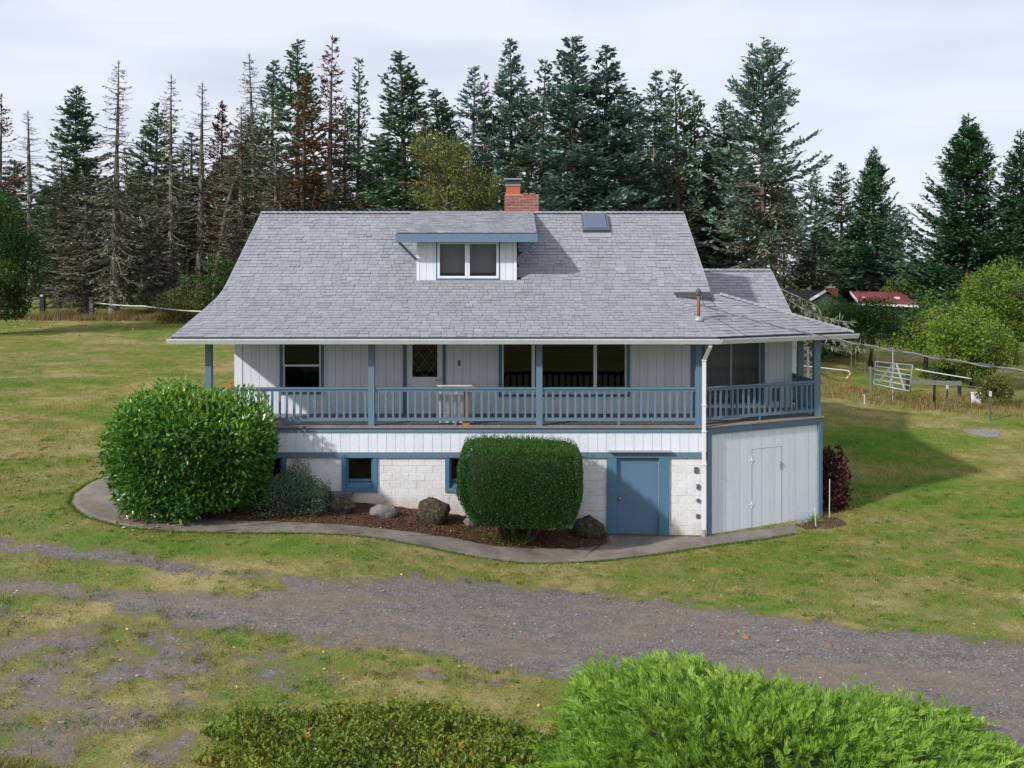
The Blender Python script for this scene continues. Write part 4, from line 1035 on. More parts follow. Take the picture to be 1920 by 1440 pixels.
class Leaves:
    """collects leaf quads: base point, axis, side, length, width"""
    def __init__(s): s.P = []; s.D = []; s.S = []; s.L = []; s.W = []; s.T = []; s.A = []
    def add(s, P, D, S, L, W, T, A=None):
        n = len(P); s.P.append(P); s.D.append(D); s.S.append(S); s.L.append(np.broadcast_to(L, n)); s.W.append(np.broadcast_to(W, n)); s.T.append(np.broadcast_to(T, n)); s.A.append(np.broadcast_to(0.0 if A is None else A, n))
    def cat(s): return [np.concatenate(x) for x in (s.P, s.D, s.S, s.L, s.W, s.T, s.A)]
    def mesh(s, name, fold=0.0):
        P, D, S, L, W, T, A = s.cat(); n = len(P); L = L[:, None]; W = W[:, None]
        if fold:      # two halves folded along the midrib
            N = np.cross(D, S); m = P + D*L*.45
            V = np.stack([P, m + S*W*.5 + N*W*fold, P + D*L, m - S*W*.5 + N*W*fold, m], 1).reshape(-1, 3); i = np.arange(n)[:, None] * 5
            F = np.concatenate([i + [0,4,1], i + [1,4,2], i + [0,3,4], i + [3,2,4]]); k = 5
        else:
            m = P + D*L*.45
            V = np.stack([P, m + S*W*.5, P + D*L, m - S*W*.5], 1).reshape(-1, 3); i = np.arange(n)[:, None] * 4; F = i + [0,1,2,3]; k = 4
        return mesh_np(name, V, F, tint=np.repeat(T, k), extra={'age': np.repeat(A, k)})

def rand_side(D, r, flat=0.0):
    a = r.normal(size=D.shape); 
    if flat: a[:, 2] *= (1-flat)
    return norm(a - (a*D).sum(1, keepdims=True)*D)

def trunk_tube(H, r0, r, lean=0.0, n=9, seg=14, r1=0.02):
    z = np.linspace(0, H, seg); wob = np.cumsum(r.normal(0, .012*H/seg, (seg, 2)), 0); wob[0] = 0
    pts = [Vector((wob[i,0] + lean*z[i], wob[i,1], z[i])) for i in range(seg)]
    rad = [max(r1, r0*(1 - z[i]/H)**.8 * (1.25 if i == 0 else 1)) for i in range(seg)]
    mb = MB(); mb.tube(pts, rad, n)
    f = lambda zz: np.array([np.interp(zz, z, [p.x for p in pts]), np.interp(zz, z, [p.y for p in pts]), zz])
    return mb, f

def conifer(seed, H=16.0, R=2.9, base=.16, whorl=.36, nb=7, up=38, down=-14, dens=1.0, tw=.62, w=.15, shape=.58, droop=.10, bare=0.0, brown=.25, drop=0.06, r0=.22, wood=.018, tip_up=.12, low_cut=.5, hang=0.0, inner=.15, tintc=.5, subs=3, topbare=0.0):
    """returns (wood mesh, foliage mesh): trunk with whorls of limbs, each limb carrying flat sprays"""
    r = np.random.default_rng(seed); mb, tf = trunk_tube(H, r0, r); lv = Leaves(); gap_az = r.uniform(0, 6.28, 6); gap_f = r.uniform(.05, .8, 6)
    z = base*H
    while z < H*.985:
        f = (z - base*H) / (H*(1-base))                 # 0 bottom .. 1 top
        prof_ = (.45*(1-f)**shape + .62*(1-f)**1.05) * min(1.0, low_cut + f/.25*(1-low_cut))
        for k in range(nb if f < .88 else 5):
            if r.random() < drop: continue
            az = r.uniform(0, 2*math.pi); L = max(.25, R*prof_*r.uniform(.55, 1.18)); el = math.radians(down + (up-down)*f**1.1 + r.normal(0, 8))
            if any(abs((az-ga+math.pi) % (2*math.pi)-math.pi) < .45 and abs(f-gf) < .05 for ga, gf in zip(gap_az, gap_f)): L *= .45
            zz = z + r.uniform(-.5, .5)*whorl; o = tf(min(zz, H*.99))
            n = 7; t = np.linspace(0, 1, n)
            hor = np.array([math.cos(az), math.sin(az), 0])
            pts = o + np.outer(t*L*math.cos(el), hor); pts[:, 2] += t*L*math.sin(el) - droop*L*np.sin(t*math.pi*.9) + tip_up*L*t**3
            side = np.array([-math.sin(az), math.cos(az), 0]); pts += np.outer(np.sin(t*3+r.uniform(0,6))*.03*L, side)
            mb.tube([Vector(p) for p in pts[::2]], [wood*(1.6-1.3*q)*min(1.3, .5+L/2) for q in t[::2]], 3, cap=False)
            dead = r.random() < bare or r.random() < topbare*min(1, max(0, (f-.35)/.25))
            d = norm(np.diff(pts, axis=0))
            ns = max(4, int(L/.105*dens*(.22 if dead else 1)))
            q = np.sort(r.uniform(inner, 1.0, ns)); j = np.minimum((q*(n-1)).astype(int), n-2); fr = q*(n-1)-j
            P0 = pts[j]*(1-fr[:,None]) + pts[j+1]*fr[:,None]; ax = d[j]
            sg = np.where(r.random(ns) < .5, -1, 1)[:, None]; sidev = norm(np.cross(ax, [0,0,1.0]) + 1e-6)*sg
            D = norm(ax*.75 + sidev*r.uniform(.4,1.1,(ns,1)) + r.normal(0,.16,(ns,3)) + [0,0,.05-hang])
            ll = tw*(.40 + .75*np.sqrt(np.clip(1.05-q,0,1)))*r.uniform(.55,1.2,ns)*min(1.0, .35+L/1.6)
            limb = r.normal(0,.10); tint = np.clip(r.normal(tintc, .17, ns) + limb + (q-.6)*.35, 0, 1)
            age = np.clip(brown*(1.4-f*1.8)*(1.25-q) + r.normal(0,.10,ns)*(brown > 0), 0, 1)
            for m_ in range(subs):
                Pm = P0 + D*(ll*.36*m_)[:,None] + [0,0,-.02*m_]; Dm = norm(D + r.normal(0,.30,(ns,3))); S = norm(np.cross(Dm, [0,0,1.0]) + r.normal(0,.45,(ns,3))); S = norm(S - (S*Dm).sum(1,keepdims=True)*Dm)
                lv.add(Pm, Dm, S, ll*.55, w*r.uniform(.6,1.3,ns), tint, age)
            lv.add(pts[-2:-1], d[-1:], rand_side(d[-1:], r), L*.16+.12, w*1.0, min(1, tintc+.25), 0.0)
        z += whorl*r.uniform(.8, 1.2)*(1.0 if f < .7 else .8)
    top = tf(H)[None]; tD = norm(np.array([[math.cos(a)*.3, math.sin(a)*.3, 1] for a in range(5)]))
    lv.add(np.repeat(top-[0,0,.35], 5, 0), tD, rand_side(tD, r), .40, w*.45, .6)
    return mb.mesh('trunk'), lv.mesh('crown')

VAR = {}
def variant(key, wood_mat, leaf_mat, **kw):
    a, b = conifer(**kw); a.materials.append(M[wood_mat]); b.materials.append(M[leaf_mat]); VAR[key] = (a, b, kw.get('H', 16.0), kw.get('R', 2.6))
variant('fir_a', 'bark_brown', 'fir', seed=1, dens=1.15, brown=.2)
variant('fir_b', 'bark_grey', 'fir', seed=2, dens=1.0, R=2.8, whorl=.40, brown=.45, shape=.52)
variant('fir_c', 'bark_brown', 'fir', seed=3, dens=.9, R=2.6, whorl=.46, brown=.55, drop=.18, base=.24)
variant('blue_a', 'bark_brown', 'blue_fir', seed=4, dens=1.2, R=3.2, brown=.2, shape=.60, droop=.14)
variant('blue_b', 'bark_grey', 'blue_fir', seed=5, dens=1.05, R=2.9, whorl=.40, brown=.35, drop=.12)
dk = dict(brown=0, hang=.35, r0=.27, wood=.024, subs=2)
variant('dead_a', 'bark_grey', 'lichen', seed=6, dens=1.15, tw=.50, w=.060, whorl=.40, nb=6, R=2.5, up=15, down=-32, droop=.05, tip_up=.02, bare=.2, base=.12, shape=.42, topbare=.8, **dk)
variant('dead_b', 'bark_grey', 'lichen', seed=7, dens=.50, tw=.40, w=.045, whorl=.46, nb=6, R=1.9, up=22, down=-35, droop=.02, bare=.4, base=.18, shape=.40, topbare=.6, **dk)
variant('dead_c', 'bark_grey', 'lichen', seed=8, dens=1.5, tw=.58, w=.075, whorl=.36, nb=7, R=2.6, up=28, down=-26, droop=.08, bare=.12, base=.08, shape=.5, topbare=.3, **dk)
variant('red_a', 'bark_grey', 'red_fir', seed=9, dens=.85, tw=.50, w=.11, whorl=.44, nb=6, R=2.3, brown=.45, bare=.25, up=35, down=-15, drop=.12, shape=.48)
variant('red_b', 'bark_brown', 'red_fir', seed=10, dens=1.0, tw=.55, w=.13, whorl=.40, R=2.4, brown=.35, bare=.15, shape=.52)
variant('rust_a', 'bark_brown', 'rust_fir', seed=12, dens=.95, tw=.52, w=.12, whorl=.42, R=2.3, brown=.6, bare=.2, drop=.15, shape=.5, base=.22)
variant('sparse', 'bark_grey', 'fir', seed=13, dens=.85, tw=.48, w=.12, whorl=.46, nb=6, R=2.0, brown=.8, bare=.15, drop=.12, shape=.5)
variant('doug', 'bark_brown', 'douglas', seed=14, H=18, R=4.8, dens=1.9, tw=.62, w=.14, whorl=.34, nb=9, brown=.05, up=45, down=-5, droop=.16, tip_up=.24, shape=.8, base=.03, low_cut=.9, hang=.14, r0=.3)
variant('doug_b', 'bark_brown', 'douglas', seed=15, H=18, R=4.6, dens=1.7, tw=.60, w=.14, whorl=.36, nb=9, brown=.05, up=42, down=-8, droop=.16, tip_up=.2, shape=.8, base=.04, low_cut=.85, hang=.16, r0=.3)

def tree_from(me_wood, me_leaf, name, label, cat, loc, scale, rz, group=None):
    o = thing(name, label, cat, loc, group, worldcoords=False); o.scale = scale; o.rotation_euler = (0, 0, rz)
    link('trunk', me_wood, None, o); link('crown', me_leaf, None, o); return o
trng = random.Random(77)
GT = 'conifers standing behind the house and meadow'
def con(key, px, top, Y, wide, label, name, group=GT):
    """px, top: where its tip stands in the photograph; wide: crown width there in px"""
    a, b, H, R = VAR[key]; x = WX(px, Y); gz = h(x, Y) - .15; sz = (WZ(top, Y) - gz) / H; sr = (wide/2*Y/FPX) / R
    sr = max(.6, min(2.1, sr*(1.5 if 690 < px < 1400 else 1.34)))
    o = tree_from(a, b, name, label, 'tree', (x, Y, gz), (sr, sr, sz), trng.uniform(0, 6.28), group); o.rotation_euler.x = trng.gauss(0, .018); o.rotation_euler.y = trng.gauss(0, .018); return o

T_ = [
 ('red_a', -4, 175, 64, 110, 'reddish brown dying fir cut by the left edge of the photo', 'dying_fir'),
 ('dead_b', 60, 208, 74, 95, 'thin bare grey snag between the reddish fir and the dense dark fir at far left', 'dead_conifer'),
 ('fir_a', 140, 160, 70, 150, 'dense dark green pointed fir left of the tall lichen hung dead tree', 'fir_tree'),
 ('dead_a', 213, 116, 59, 130, 'tallest bare lichen hung dead conifer rising from the dry grass by the left fence', 'dead_conifer'),
 ('dead_c', 165, 330, 60.5, 150, 'short lichen draped dead conifer beside the left fence post', 'dead_conifer'),
 ('fir_b', 285, 192, 76, 150, 'green fir half hidden behind the dead topped conifer at left', 'fir_tree'),
 ('dead_a', 322, 138, 66, 105, 'dead topped grey conifer midway between the left fence and the roof corner', 'dead_conifer'),
 ('dead_b', 375, 153, 69, 100, 'bare grey snag just left of the red brown fir', 'dead_conifer'),
 ('red_b', 412, 188, 72, 95, 'red brown fir with rusty needles left of the roof ridge end', 'dying_fir'),
 ('dead_c', 452, 200, 62, 130, 'lichen covered dead conifer close to the left roof corner', 'dead_conifer'),
 ('dead_a', 487, 104, 65, 120, 'tall bare topped conifer rising behind the left end of the roof ridge', 'dead_conifer'),
 ('fir_c', 507, 108, 76, 140, 'dark fir tip peeking out beside the bare topped conifer', 'fir_tree'),
 ('fir_b', 556, 72, 70, 165, 'tall dark green fir behind the rusty orange tree', 'fir_tree'),
 ('rust_a', 566, 138, 62, 120, 'rusty orange brown conifer behind the left third of the roof', 'dying_fir'),
 ('red_a', 612, 68, 63, 135, 'tall thin conifer with red brown sprays and a long bare trunk', 'dying_fir'),
 ('sparse', 668, 108, 65, 95, 'narrow sparse conifer right of the tall red brown one', 'sparse_fir'),
 ('fir_a', 765, 96, 62, 165, 'dense green fir standing left of the yellow green broadleaf tree', 'fir_tree'),
 ('fir_b', 715, 250, 72, 140, 'lower dark fir behind the dense green fir left of the dormer', 'fir_tree'),
 ('blue_b', 876, 124, 62, 150, 'bushy fir above the yellow green tree, left of the chimney', 'fir_tree'),
 ('red_a', 908, 138, 68, 70, 'thin reddish topped conifer behind the chimney cap', 'dying_fir'),
 ('blue_a', 957, 74, 62, 150, 'tall slender fir rising straight above the chimney', 'fir_tree'),
 ('fir_c', 1006, 116, 60, 130, 'dark open fir with bare trunk just right of the chimney', 'fir_tree'),
 ('blue_a', 1078, 66, 57, 210, 'broad blue green fir with two tips above the skylight, left tip', 'fir_tree'),
 ('blue_a', 1131, 90, 58.5, 200, 'broad blue green fir right behind the skylight, shorter than its left neighbour', 'fir_tree'),
 ('blue_b', 1220, 128, 64, 150, 'pale tipped fir second from the right end of the main ridge', 'fir_tree'),
 ('fir_c', 1277, 132, 60, 120, 'thin topped dark fir over the right end of the main ridge', 'fir_tree'),
 ('fir_b', 1312, 166, 66, 140, 'dark fir between the ridge end and the big open spruce', 'fir_tree'),
 ('blue_b', 1352, 250, 70, 150, 'shorter dark fir half hidden behind the big open spruce', 'fir_tree'),
 ('fir_b', 1520, 330, 78, 120, 'dark fir low behind the right side of the big open spruce', 'fir_tree'),
 ('fir_a', 1580, 304, 88, 105, 'slim pale fir left of the dark pointed fir above the red roof', 'fir_tree'),
 ('doug', 1636, 274, 86, 165, 'dark green pointed fir standing right above the red roofed house', 'fir_tree'),
 ('blue_b', 1690, 384, 82, 120, 'small bluish half bare fir right of the red roofed house', 'fir_tree'),
 ('doug', 1812, 212, 70, 250, 'large dense dark green fir at right with drooping boughs', 'fir_tree'),
 ('doug_b', 1918, 244, 68, 200, 'dense green fir cut by the right edge of the photo', 'fir_tree'),
 ('doug_b', 1755, 470, 84, 150, 'lower dark fir filling the gap beside the large dense fir at right', 'fir_tree'),
 ('dead_b', 268, 250, 78, 70, 'slender grey trunk behind the meadow between two dead conifers', 'dead_conifer'),
 ('dead_b', 345, 260, 80, 60, 'second slender grey trunk, just right of the dead topped grey conifer', 'dead_conifer'),
 ('dead_c', 520, 270, 60, 120, 'lichen grey lower conifer right behind the left ridge end', 'dead_conifer'),
 ('dead_c', 240, 285, 68, 120, 'lichen grey conifer just right of the tallest dead tree at left', 'dead_conifer'),
 ('dead_c', 300, 330, 63, 110, 'low lichen draped conifer under the dead topped one at left', 'dead_conifer'),
 ('dead_c', 425, 300, 66, 120, 'lichen grey conifer in front of the red brown fir', 'dead_conifer'),
 ('dead_c', 110, 300, 66, 110, 'lichen grey conifer under the dense dark fir at far left', 'dead_conifer'),
 ('fir_b', 640, 190, 76, 150, 'dark fir in the gap between the tall red brown tree and the narrow sparse conifer', 'fir_tree'),
 ('fir_a', 30, 300, 78, 150, 'dark green fir behind the thin bare snag at far left', 'fir_tree'),
 ('fir_c', 355, 250, 82, 150, 'dark fir behind the bare snags left of the roof', 'fir_tree'),
 ('fir_a', 460, 215, 80, 150, 'dark green fir behind the lichen trees by the left ridge end', 'fir_tree'),
 ('fir_a', 830, 165, 70, 150, 'green fir peeking between the dense fir and the yellow green tree', 'fir_tree'),
 ('blue_a', 1190, 170, 68, 160, 'blue green fir between the broad pair and the pale tipped fir', 'fir_tree'),
 ('fir_a', 1350, 190, 64, 160, 'green fir left of the big open spruce, over the right roof edge', 'fir_tree'),
 ('fir_b', 985, 175, 70, 150, 'dark green fir half hidden right behind the chimney', 'fir_tree'),
 ('blue_b', 910, 230, 74, 160, 'dark fir low behind the chimney', 'fir_tree'),
 ('fir_b', 1045, 190, 72, 150, 'dark fir filling the gap right of the chimney', 'fir_tree'),
 ('fir_a', 1250, 230, 76, 150, 'dark fir low behind the right end of the ridge', 'fir_tree'),
 ('blue_b', 1165, 215, 62, 150, 'fir filling in behind the right half of the broad blue green pair', 'fir_tree'),
]
for a in T_: con(*a)

# the big open spruce behind the right end of the house: long lichened limbs hanging low
bx, by = WX(1432, 45), 45.0; bz = h(bx, by) - .1; BH = WZ(78, 45) - bz
wa, fa = conifer(seed=40, H=BH, R=4.1, base=.40, whorl=.36, nb=7, up=40, down=-6, dens=1.35, tw=.6, w=.13, shape=.5, droop=.08, tip_up=.12, brown=.35, drop=.14, r0=.26, low_cut=.8, wood=.026)
wb, fb_ = conifer(seed=41, H=BH*.62, R=4.1, base=.06, whorl=.42, nb=5, up=-10, down=-32, dens=1.3, tw=.55, w=.08, shape=.18, droop=-.02, tip_up=.0, brown=.9, drop=.15, r0=.05, low_cut=.7, hang=.35, wood=.030, bare=.15)
spruce = thing('open_spruce', 'big open spruce with long lichened limbs behind the right end of the house', 'tree', (bx, by, bz), GT, worldcoords=False)
link('trunk', wa, M['bark_orange'], spruce); link('crown', fa, M['blue_fir'], spruce)
link('hanging_limb', wb, M['bark_grey'], spruce); link('lichened_sprays', fb_, M['lichen'], spruce)
mb, tf = trunk_tube(BH*.86, .19, np.random.default_rng(4), .004); m2 = mb.mesh('second_stem'); o = link('second_stem', m2, M['bark_orange'], spruce); o.location = (.55, .25, 0)
lvx = Leaves(); rr = np.random.default_rng(44); wbm = MB()
for az, L, z0 in ((-.35, 5.0, 3.6), (.15, 4.6, 3.2), (-.75, 4.4, 4.6), (-1.9, 4.5, 3.8), (-2.5, 5.2, 4.4), (-2.95, 4.8, 5.2), (-1.2, 3.8, 3.0), (2.9, 4.8, 3.9)):
    t = np.linspace(0, 1, 9); pts = np.stack([np.cos(az)*t*L, np.sin(az)*t*L, z0 - t*L*.45 - .5*np.sin(t*3.1)], 1)
    wbm.tube([Vector(p) for p in pts], [.055*(1-.8*q)+.008 for q in t], 5)
    ns = 150; q = rr.uniform(.15, 1, ns); j = np.minimum((q*8).astype(int), 7); fr = (q*8-j)[:,None]; P0 = pts[j]*(1-fr)+pts[j+1]*fr
    D = norm(rr.normal(0,.5,(ns,3)) + [0,0,-.55] + np.array([math.cos(az), math.sin(az), 0])*.3); lvx.add(P0, D, rand_side(D, rr), rr.uniform(.2,.5,ns), .06, rr.uniform(.4,1,ns))
wbm.build('drooping_limb', M['bark_grey'], spruce); link('lichen_tufts', lvx.mesh('lichen_tufts'), M['lichen'], spruce)

# leaning dead trunk left of the roof
lt_ = thing('leaning_snag', 'bare grey trunk leaning to the right by the left roof corner', 'tree', (WX(399, 62), 62, h(WX(399,62),62)-.1))
p0 = Vector((WX(399,62), 62, h(WX(399,62),62)-.1)); p1 = Vector((WX(425,62), 62, WZ(390,62))); p2 = Vector((WX(482,62), 62, WZ(195,62)))
mb = MB(); mb.tube([p0, p0.lerp(p1,.5)+Vector((-.12,0,0)), p1, p1.lerp(p2,.5), p2], [.20,.17,.14,.09,.03], 8); mb.build('trunk', M['bark_grey'], lt_)
mb = MB(); rr_ = random.Random(8)
for k in range(26):
    t = rr_.uniform(.25, .98); b0 = p1.lerp(p2, t) if t > .3 else p0.lerp(p1, t*3); a = rr_.uniform(0, 6.28); L = rr_.uniform(.5, 1.6)
    b1 = b0 + Vector((math.cos(a)*L, math.sin(a)*L, rr_.uniform(-.5,.4)*L)); mb.tube([b0, b0.lerp(b1,.5)+Vector((0,0,.08)), b1], [.03,.02,.008], 4)
mb.build('limb', M['bark_grey'], lt_)

# far wood behind everything: reads as one dark mass
fw = Leaves(); r = np.random.default_rng(50); fwV = MB()
Pd, Dd, Sd, Ld, Wd, Td, Ad = [np.concatenate(x) for x in zip(*[])] if False else (None,)*7
def scatter_conifer_into(lv, x, y, H, R, r, n):
    z0 = h(x, y); f = r.uniform(0.02, 1, n)**.8; az = r.uniform(0, 6.28, n); rad = R*(1-f)**.7*np.sqrt(r.uniform(.05, 1, n))
    P = np.stack([x + np.cos(az)*rad, y + np.sin(az)*rad, z0 + f*H], 1); D = norm(np.stack([np.cos(az), np.sin(az), r.normal(-.1,.3,n)], 1) + r.normal(0,.25,(n,3)))
    S = norm(np.cross(D, [0,0,1.0]) + r.normal(0,.5,(n,3))); lv.add(P, D, S, r.uniform(.5, 1.1, n), r.uniform(.20,.42,n), np.clip(r.normal(.4,.2,n),0,1), np.clip(r.normal(.25,.2,n),0,1))
for px, top in ((-760,330),(-690,300),(-620,320),(-550,290),(-480,310),(-410,300),(-340,320),(-270,300),(-200,310),(-130,320),(2060,430),(2140,420),(2220,430),(2300,420),(2380,430),(-60,330),(20,350),(95,330),(150,300),(205,330),(262,310),(318,300),(365,320),(420,300),(470,290),(530,300),(590,330),(640,330),(690,330),(745,300),(800,330),(850,310),(905,300),(960,310),(1030,280),(1090,290),(1150,270),(1200,290),(1260,300),(1330,310),(1400,330),(1470,370),(1540,420),(1600,440),(1660,450),(1730,500),(1800,440),(1870,430),(1930,430),(1990,420)):
    Y = r.uniform(88, 104); scatter_conifer_into(fw, WX(px, Y), Y, WZ(top + r.uniform(-20,25), Y) - h(WX(px,Y), Y), r.uniform(3.4, 4.6), r, 2500)
    x0 = WX(px, Y); fwV.tube([(x0, Y, h(x0, Y)-.1), (x0, Y, h(x0,Y)+7)], [.22, .1], 6)
n = 26000; x = r.uniform(-75, 75, n); y = r.uniform(80, 112, n); f = r.uniform(0, 1, n)**1.6
P = np.stack([x, y, hv(x, y) + f*4.5], 1); D = norm(r.normal(0,1,(n,3)) + [0,0,.3]); fw.add(P, D, rand_side(D, r), r.uniform(.4,.9,n), r.uniform(.25,.5,n), np.clip(r.normal(.25,.15,n),0,1), np.clip(r.normal(.3,.2,n),0,1))
link('far_woodland', fw.mesh('far_woodland'), M['fir'], kind='stuff')['label'] = 'dark conifer wood behind the row of trees'
fwV.build('far_woodland_trunks', M['bark_brown'], kind='stuff')

# ------------------------------------------------------------------ broadleaf trees and shrubs
def broadleaf(seed, H, R, Rz, cz, n, leaf, nl=16, trunk_r=.14, limbs=9, bare=0, lump=.45, stems=1):
    """wood mesh and leaf mesh in local coordinates; crown = uneven lumps with leaves through their outer volume"""
    r = np.random.default_rng(seed); mb = MB(); lv = Leaves()
    cents = []
    for k in range(nl):
        d = norm(r.normal(0, 1, (1,3)))[0]; q = r.uniform(.35, .78); cents.append((np.array([d[0]*R*q, d[1]*R*q, cz + d[2]*Rz*q]), lump*R*r.uniform(.6, 1.15)))
    for s in range(stems):
        off = np.array([r.normal(0,.2*(stems>1)), r.normal(0,.2*(stems>1)), 0]); top = np.array([r.normal(0,.2)*R, r.normal(0,.2)*R, cz+.25*Rz])
        P = [Vector(off), Vector(off*1.2 + np.array([.05,.02,cz*.4])), Vector((off + top)*.6 + np.array([0,0,cz*.1])), Vector(top)]
        P.sort(key=lambda v: v.z); mb.tube(P, [trunk_r*1.15, trunk_r*.85, trunk_r*.6, trunk_r*.25], 7)
        for k in range(s, nl, stems):
            c, rad = cents[k]; t = r.uniform(.3, .9); b0 = P[1].lerp(P[3], t); b1 = Vector(c)
            mb.tube([b0, b0.lerp(b1,.5)+Vector((0,0,.12*R)), b1], [trunk_r*.4, trunk_r*.24, .015], 5, cap=False)
            for j in range(5):
                e = b1 + Vector(norm(r.normal(0,1,(1,3)))[0]*rad*1.0); mb.tube([b1, b1.lerp(e,.5)+Vector((0,0,.04)), e], [.022, .014, .005], 3, cap=False)
    w = np.array([q[1]**2 for q in cents]); w /= w.sum(); ids = r.choice(nl, n, p=w)
    C = np.array([q[0] for q in cents])[ids]; RR = np.array([q[1] for q in cents])[ids]
    d = norm(r.normal(0,1,(n,3))); rr = RR*(r.uniform(.25,1,n)**.45)*(1+r.normal(0,.06,n)); P = C + d*rr[:,None]*[1,1,.85]
    keep = P[:,2] > .1; P = P[keep]; d = d[keep]; n = len(P); ids = ids[keep]
    D = norm(d*.6 + r.normal(0,.6,(n,3)) + [0,0,-.15]); tone = r.normal(0,.13,nl)[ids]
    lv.add(P, D, rand_side(D, r), leaf*r.uniform(.7,1.4,n), leaf*r.uniform(.45,.75,n), np.clip(r.normal(.48,.2,n)+tone, 0, 1))
    for k in range(bare):
        a = r.uniform(0,6.28); b0 = Vector((0,0,cz)); b1 = Vector((math.cos(a)*R*r.uniform(.6,1.1), -abs(math.sin(a))*R, cz+r.uniform(-.3,1)*Rz)); pts=[b0, b0.lerp(b1,.5)+Vector((0,0,.3)), b1]
        mb.tube(pts, [.05,.03,.008], 4)
        for j in range(7):
            e0 = b0.lerp(b1, r.uniform(.4,1)); e1 = e0 + Vector(r.normal(0,.5,3)); mb.tube([e0, e1], [.014,.004], 3)
    return mb.mesh('trunk', smooth=True), lv.mesh('crown')
def tree_at(name, label, px, base_py, Y, top_py, width_px, leaf_mat, seed, n, leaf=.16, trunk='bark_brown', cat='tree', group=None, crown_from=.25, **kw):
    x = WX(px, Y); gz = h(x, Y) - .05
    if base_py is not None: gz = min(gz, WZ(base_py, Y))
    H = WZ(top_py, Y) - gz; R = width_px/2*Y/FPX; cz = H*(1+crown_from)/2; Rz = H*(1-crown_from)/2
    a, b = broadleaf(seed, H, R*1.0, Rz*1.05, cz, n, leaf, **kw); a.materials.append(M[trunk]); b.materials.append(M[leaf_mat])
    return tree_from(a, b, name, label, cat, (x, Y, gz), (1,1,1), 0, group)
tree_at('broadleaf_tree', 'yellow green broadleaf tree with bare grey twigs behind the dormer', 838, None, 47, 212, 195, 'yellowgreen', 61, 9000, .16, 'bark_grey', nl=22, bare=7, crown_from=.3, lump=.36)
tree_at('broadleaf_tree', 'leafy green broadleaf tree cut by the left edge of the photo', -14, None, 50, 325, 190, 'dark_maple', 62, 17000, .16, nl=44, crown_from=-.04, lump=.30)
tree_at('broadleaf_shrub', 'dark green shrub beside the left roof slope, under the leaning snag', 412, None, 57, 475, 120, 'maple', 63, 4500, .15, nl=12, cat='shrub', crown_from=.0, trunk_r=.05)
tree_at('bramble', 'autumn tinted bramble right of the lichened trunks by the left fence', 345, None, 57, 545, 130, 'yellowgreen', 64, 3500, .13, nl=12, cat='shrub', crown_from=0, trunk_r=.03)
tree_at('round_shrub', 'small round green shrub at the foot of the grey trunks', 272, None, 66, 545, 34, 'maple', 65, 1300, .13, nl=6, cat='shrub', crown_from=0, trunk_r=.03)
GR = 'leafy trees and shrubs beyond the right fence'
tree_at('broadleaf_tree', 'round yellow green tree behind the white utility box at right', 1822, None, 42, 556, 200, 'hazel', 71, 11000, .13, nl=24, group=GR, crown_from=.12, lump=.36)
tree_at('broadleaf_tree', 'tall light green tree at the right edge, below the dense firs', 1905, None, 50, 484, 230, 'hazel', 72, 11000, .15, nl=24, group=GR, crown_from=.15)
tree_at('broadleaf_tree', 'orange tinged green tree between the metal gate and the round yellow green tree', 1735, None, 47, 570, 130, 'hazel', 73, 7000, .13, nl=16, group=GR, crown_from=.1)
tree_at('broadleaf_tree', 'dark green fruit tree left of the metal gate, below the red roof', 1632, None, 48, 566, 130, 'maple', 74, 8000, .12, nl=18, group=GR, crown_from=.25)
tree_at('broadleaf_shrub', 'feathery dark shrub between the porch roof corner and the red roofed house', 1572, None, 52, 548, 130, 'maple', 75, 9000, .12, nl=14, group=GR, cat='shrub', crown_from=.05)
tree_at('broadleaf_tree', 'bright green tree top between the red roof and the dense firs', 1700, None, 72, 528, 110, 'hazel', 76, 5000, .18, nl=14, group=GR, crown_from=.2)
tree_at('broadleaf_shrub', 'low green shrub right of the metal gate', 1770, None, 44, 690, 90, 'maple', 77, 3000, .11, nl=10, group=GR, cat='shrub', crown_from=0, trunk_r=.03)
tree_at('broadleaf_shrub', 'leafy shrub with reddish leaves beside the white utility box', 1868, None, 37.5, 702, 70, 'yellowgreen', 78, 2600, .10, nl=10, group=GR, cat='shrub', crown_from=.1, trunk_r=.03)
tree_at('broadleaf_tree', 'dark leafy tree behind the round yellow green tree', 1790, None, 58, 560, 220, 'maple', 79, 7000, .18, nl=18, group=GR, crown_from=.05)
tree_at('broadleaf_shrub', 'dark bush low behind the porch posts at right', 1530, None, 50, 600, 100, 'maple', 80, 4000, .13, nl=12, group=GR, cat='shrub', crown_from=0, trunk_r=.04)
# ------------------------------------------------------------------ foundation planting
def superell(n, r, p=3.0):
    d = norm(r.normal(0,1,(n,3))); q = (np.abs(d)**p).sum(1)**(-1/p); P = d*q[:,None]
    N = norm(np.sign(P)*np.abs(P)**(p-1)); return P, N
def lumpy(P, r, k, amp):
    c = norm(r.normal(0,1,(k,3)))*1.05; a = r.uniform(.3,1,k)*amp; s = r.uniform(.25,.5,k)
    return 1 + (a*np.exp(-(np.linalg.norm(P[:,None]-c[None],axis=2)/s)**2)).sum(1) - amp*.6
def core_mesh(c, s, p, r, squash=.86):
    u = np.linspace(0, 2*np.pi, 29)[:-1]; v = np.linspace(-np.pi/2, np.pi/2, 15)
    U, Vv = np.meshgrid(u, v); d = np.stack([np.cos(Vv)*np.cos(U), np.cos(Vv)*np.sin(U), np.sin(Vv)], -1).reshape(-1,3)
    q = (np.abs(d)**p).sum(1)**(-1/p); P = d*q[:,None]*squash*(1+r.normal(0,.02,len(d)))[:,None]*s + c
    i = np.arange(14*28).reshape(14,28); j = np.roll(i, -1, 1)
    return P, np.stack([i.ravel(), j.ravel(), j.ravel()+28, i.ravel()+28], 1)

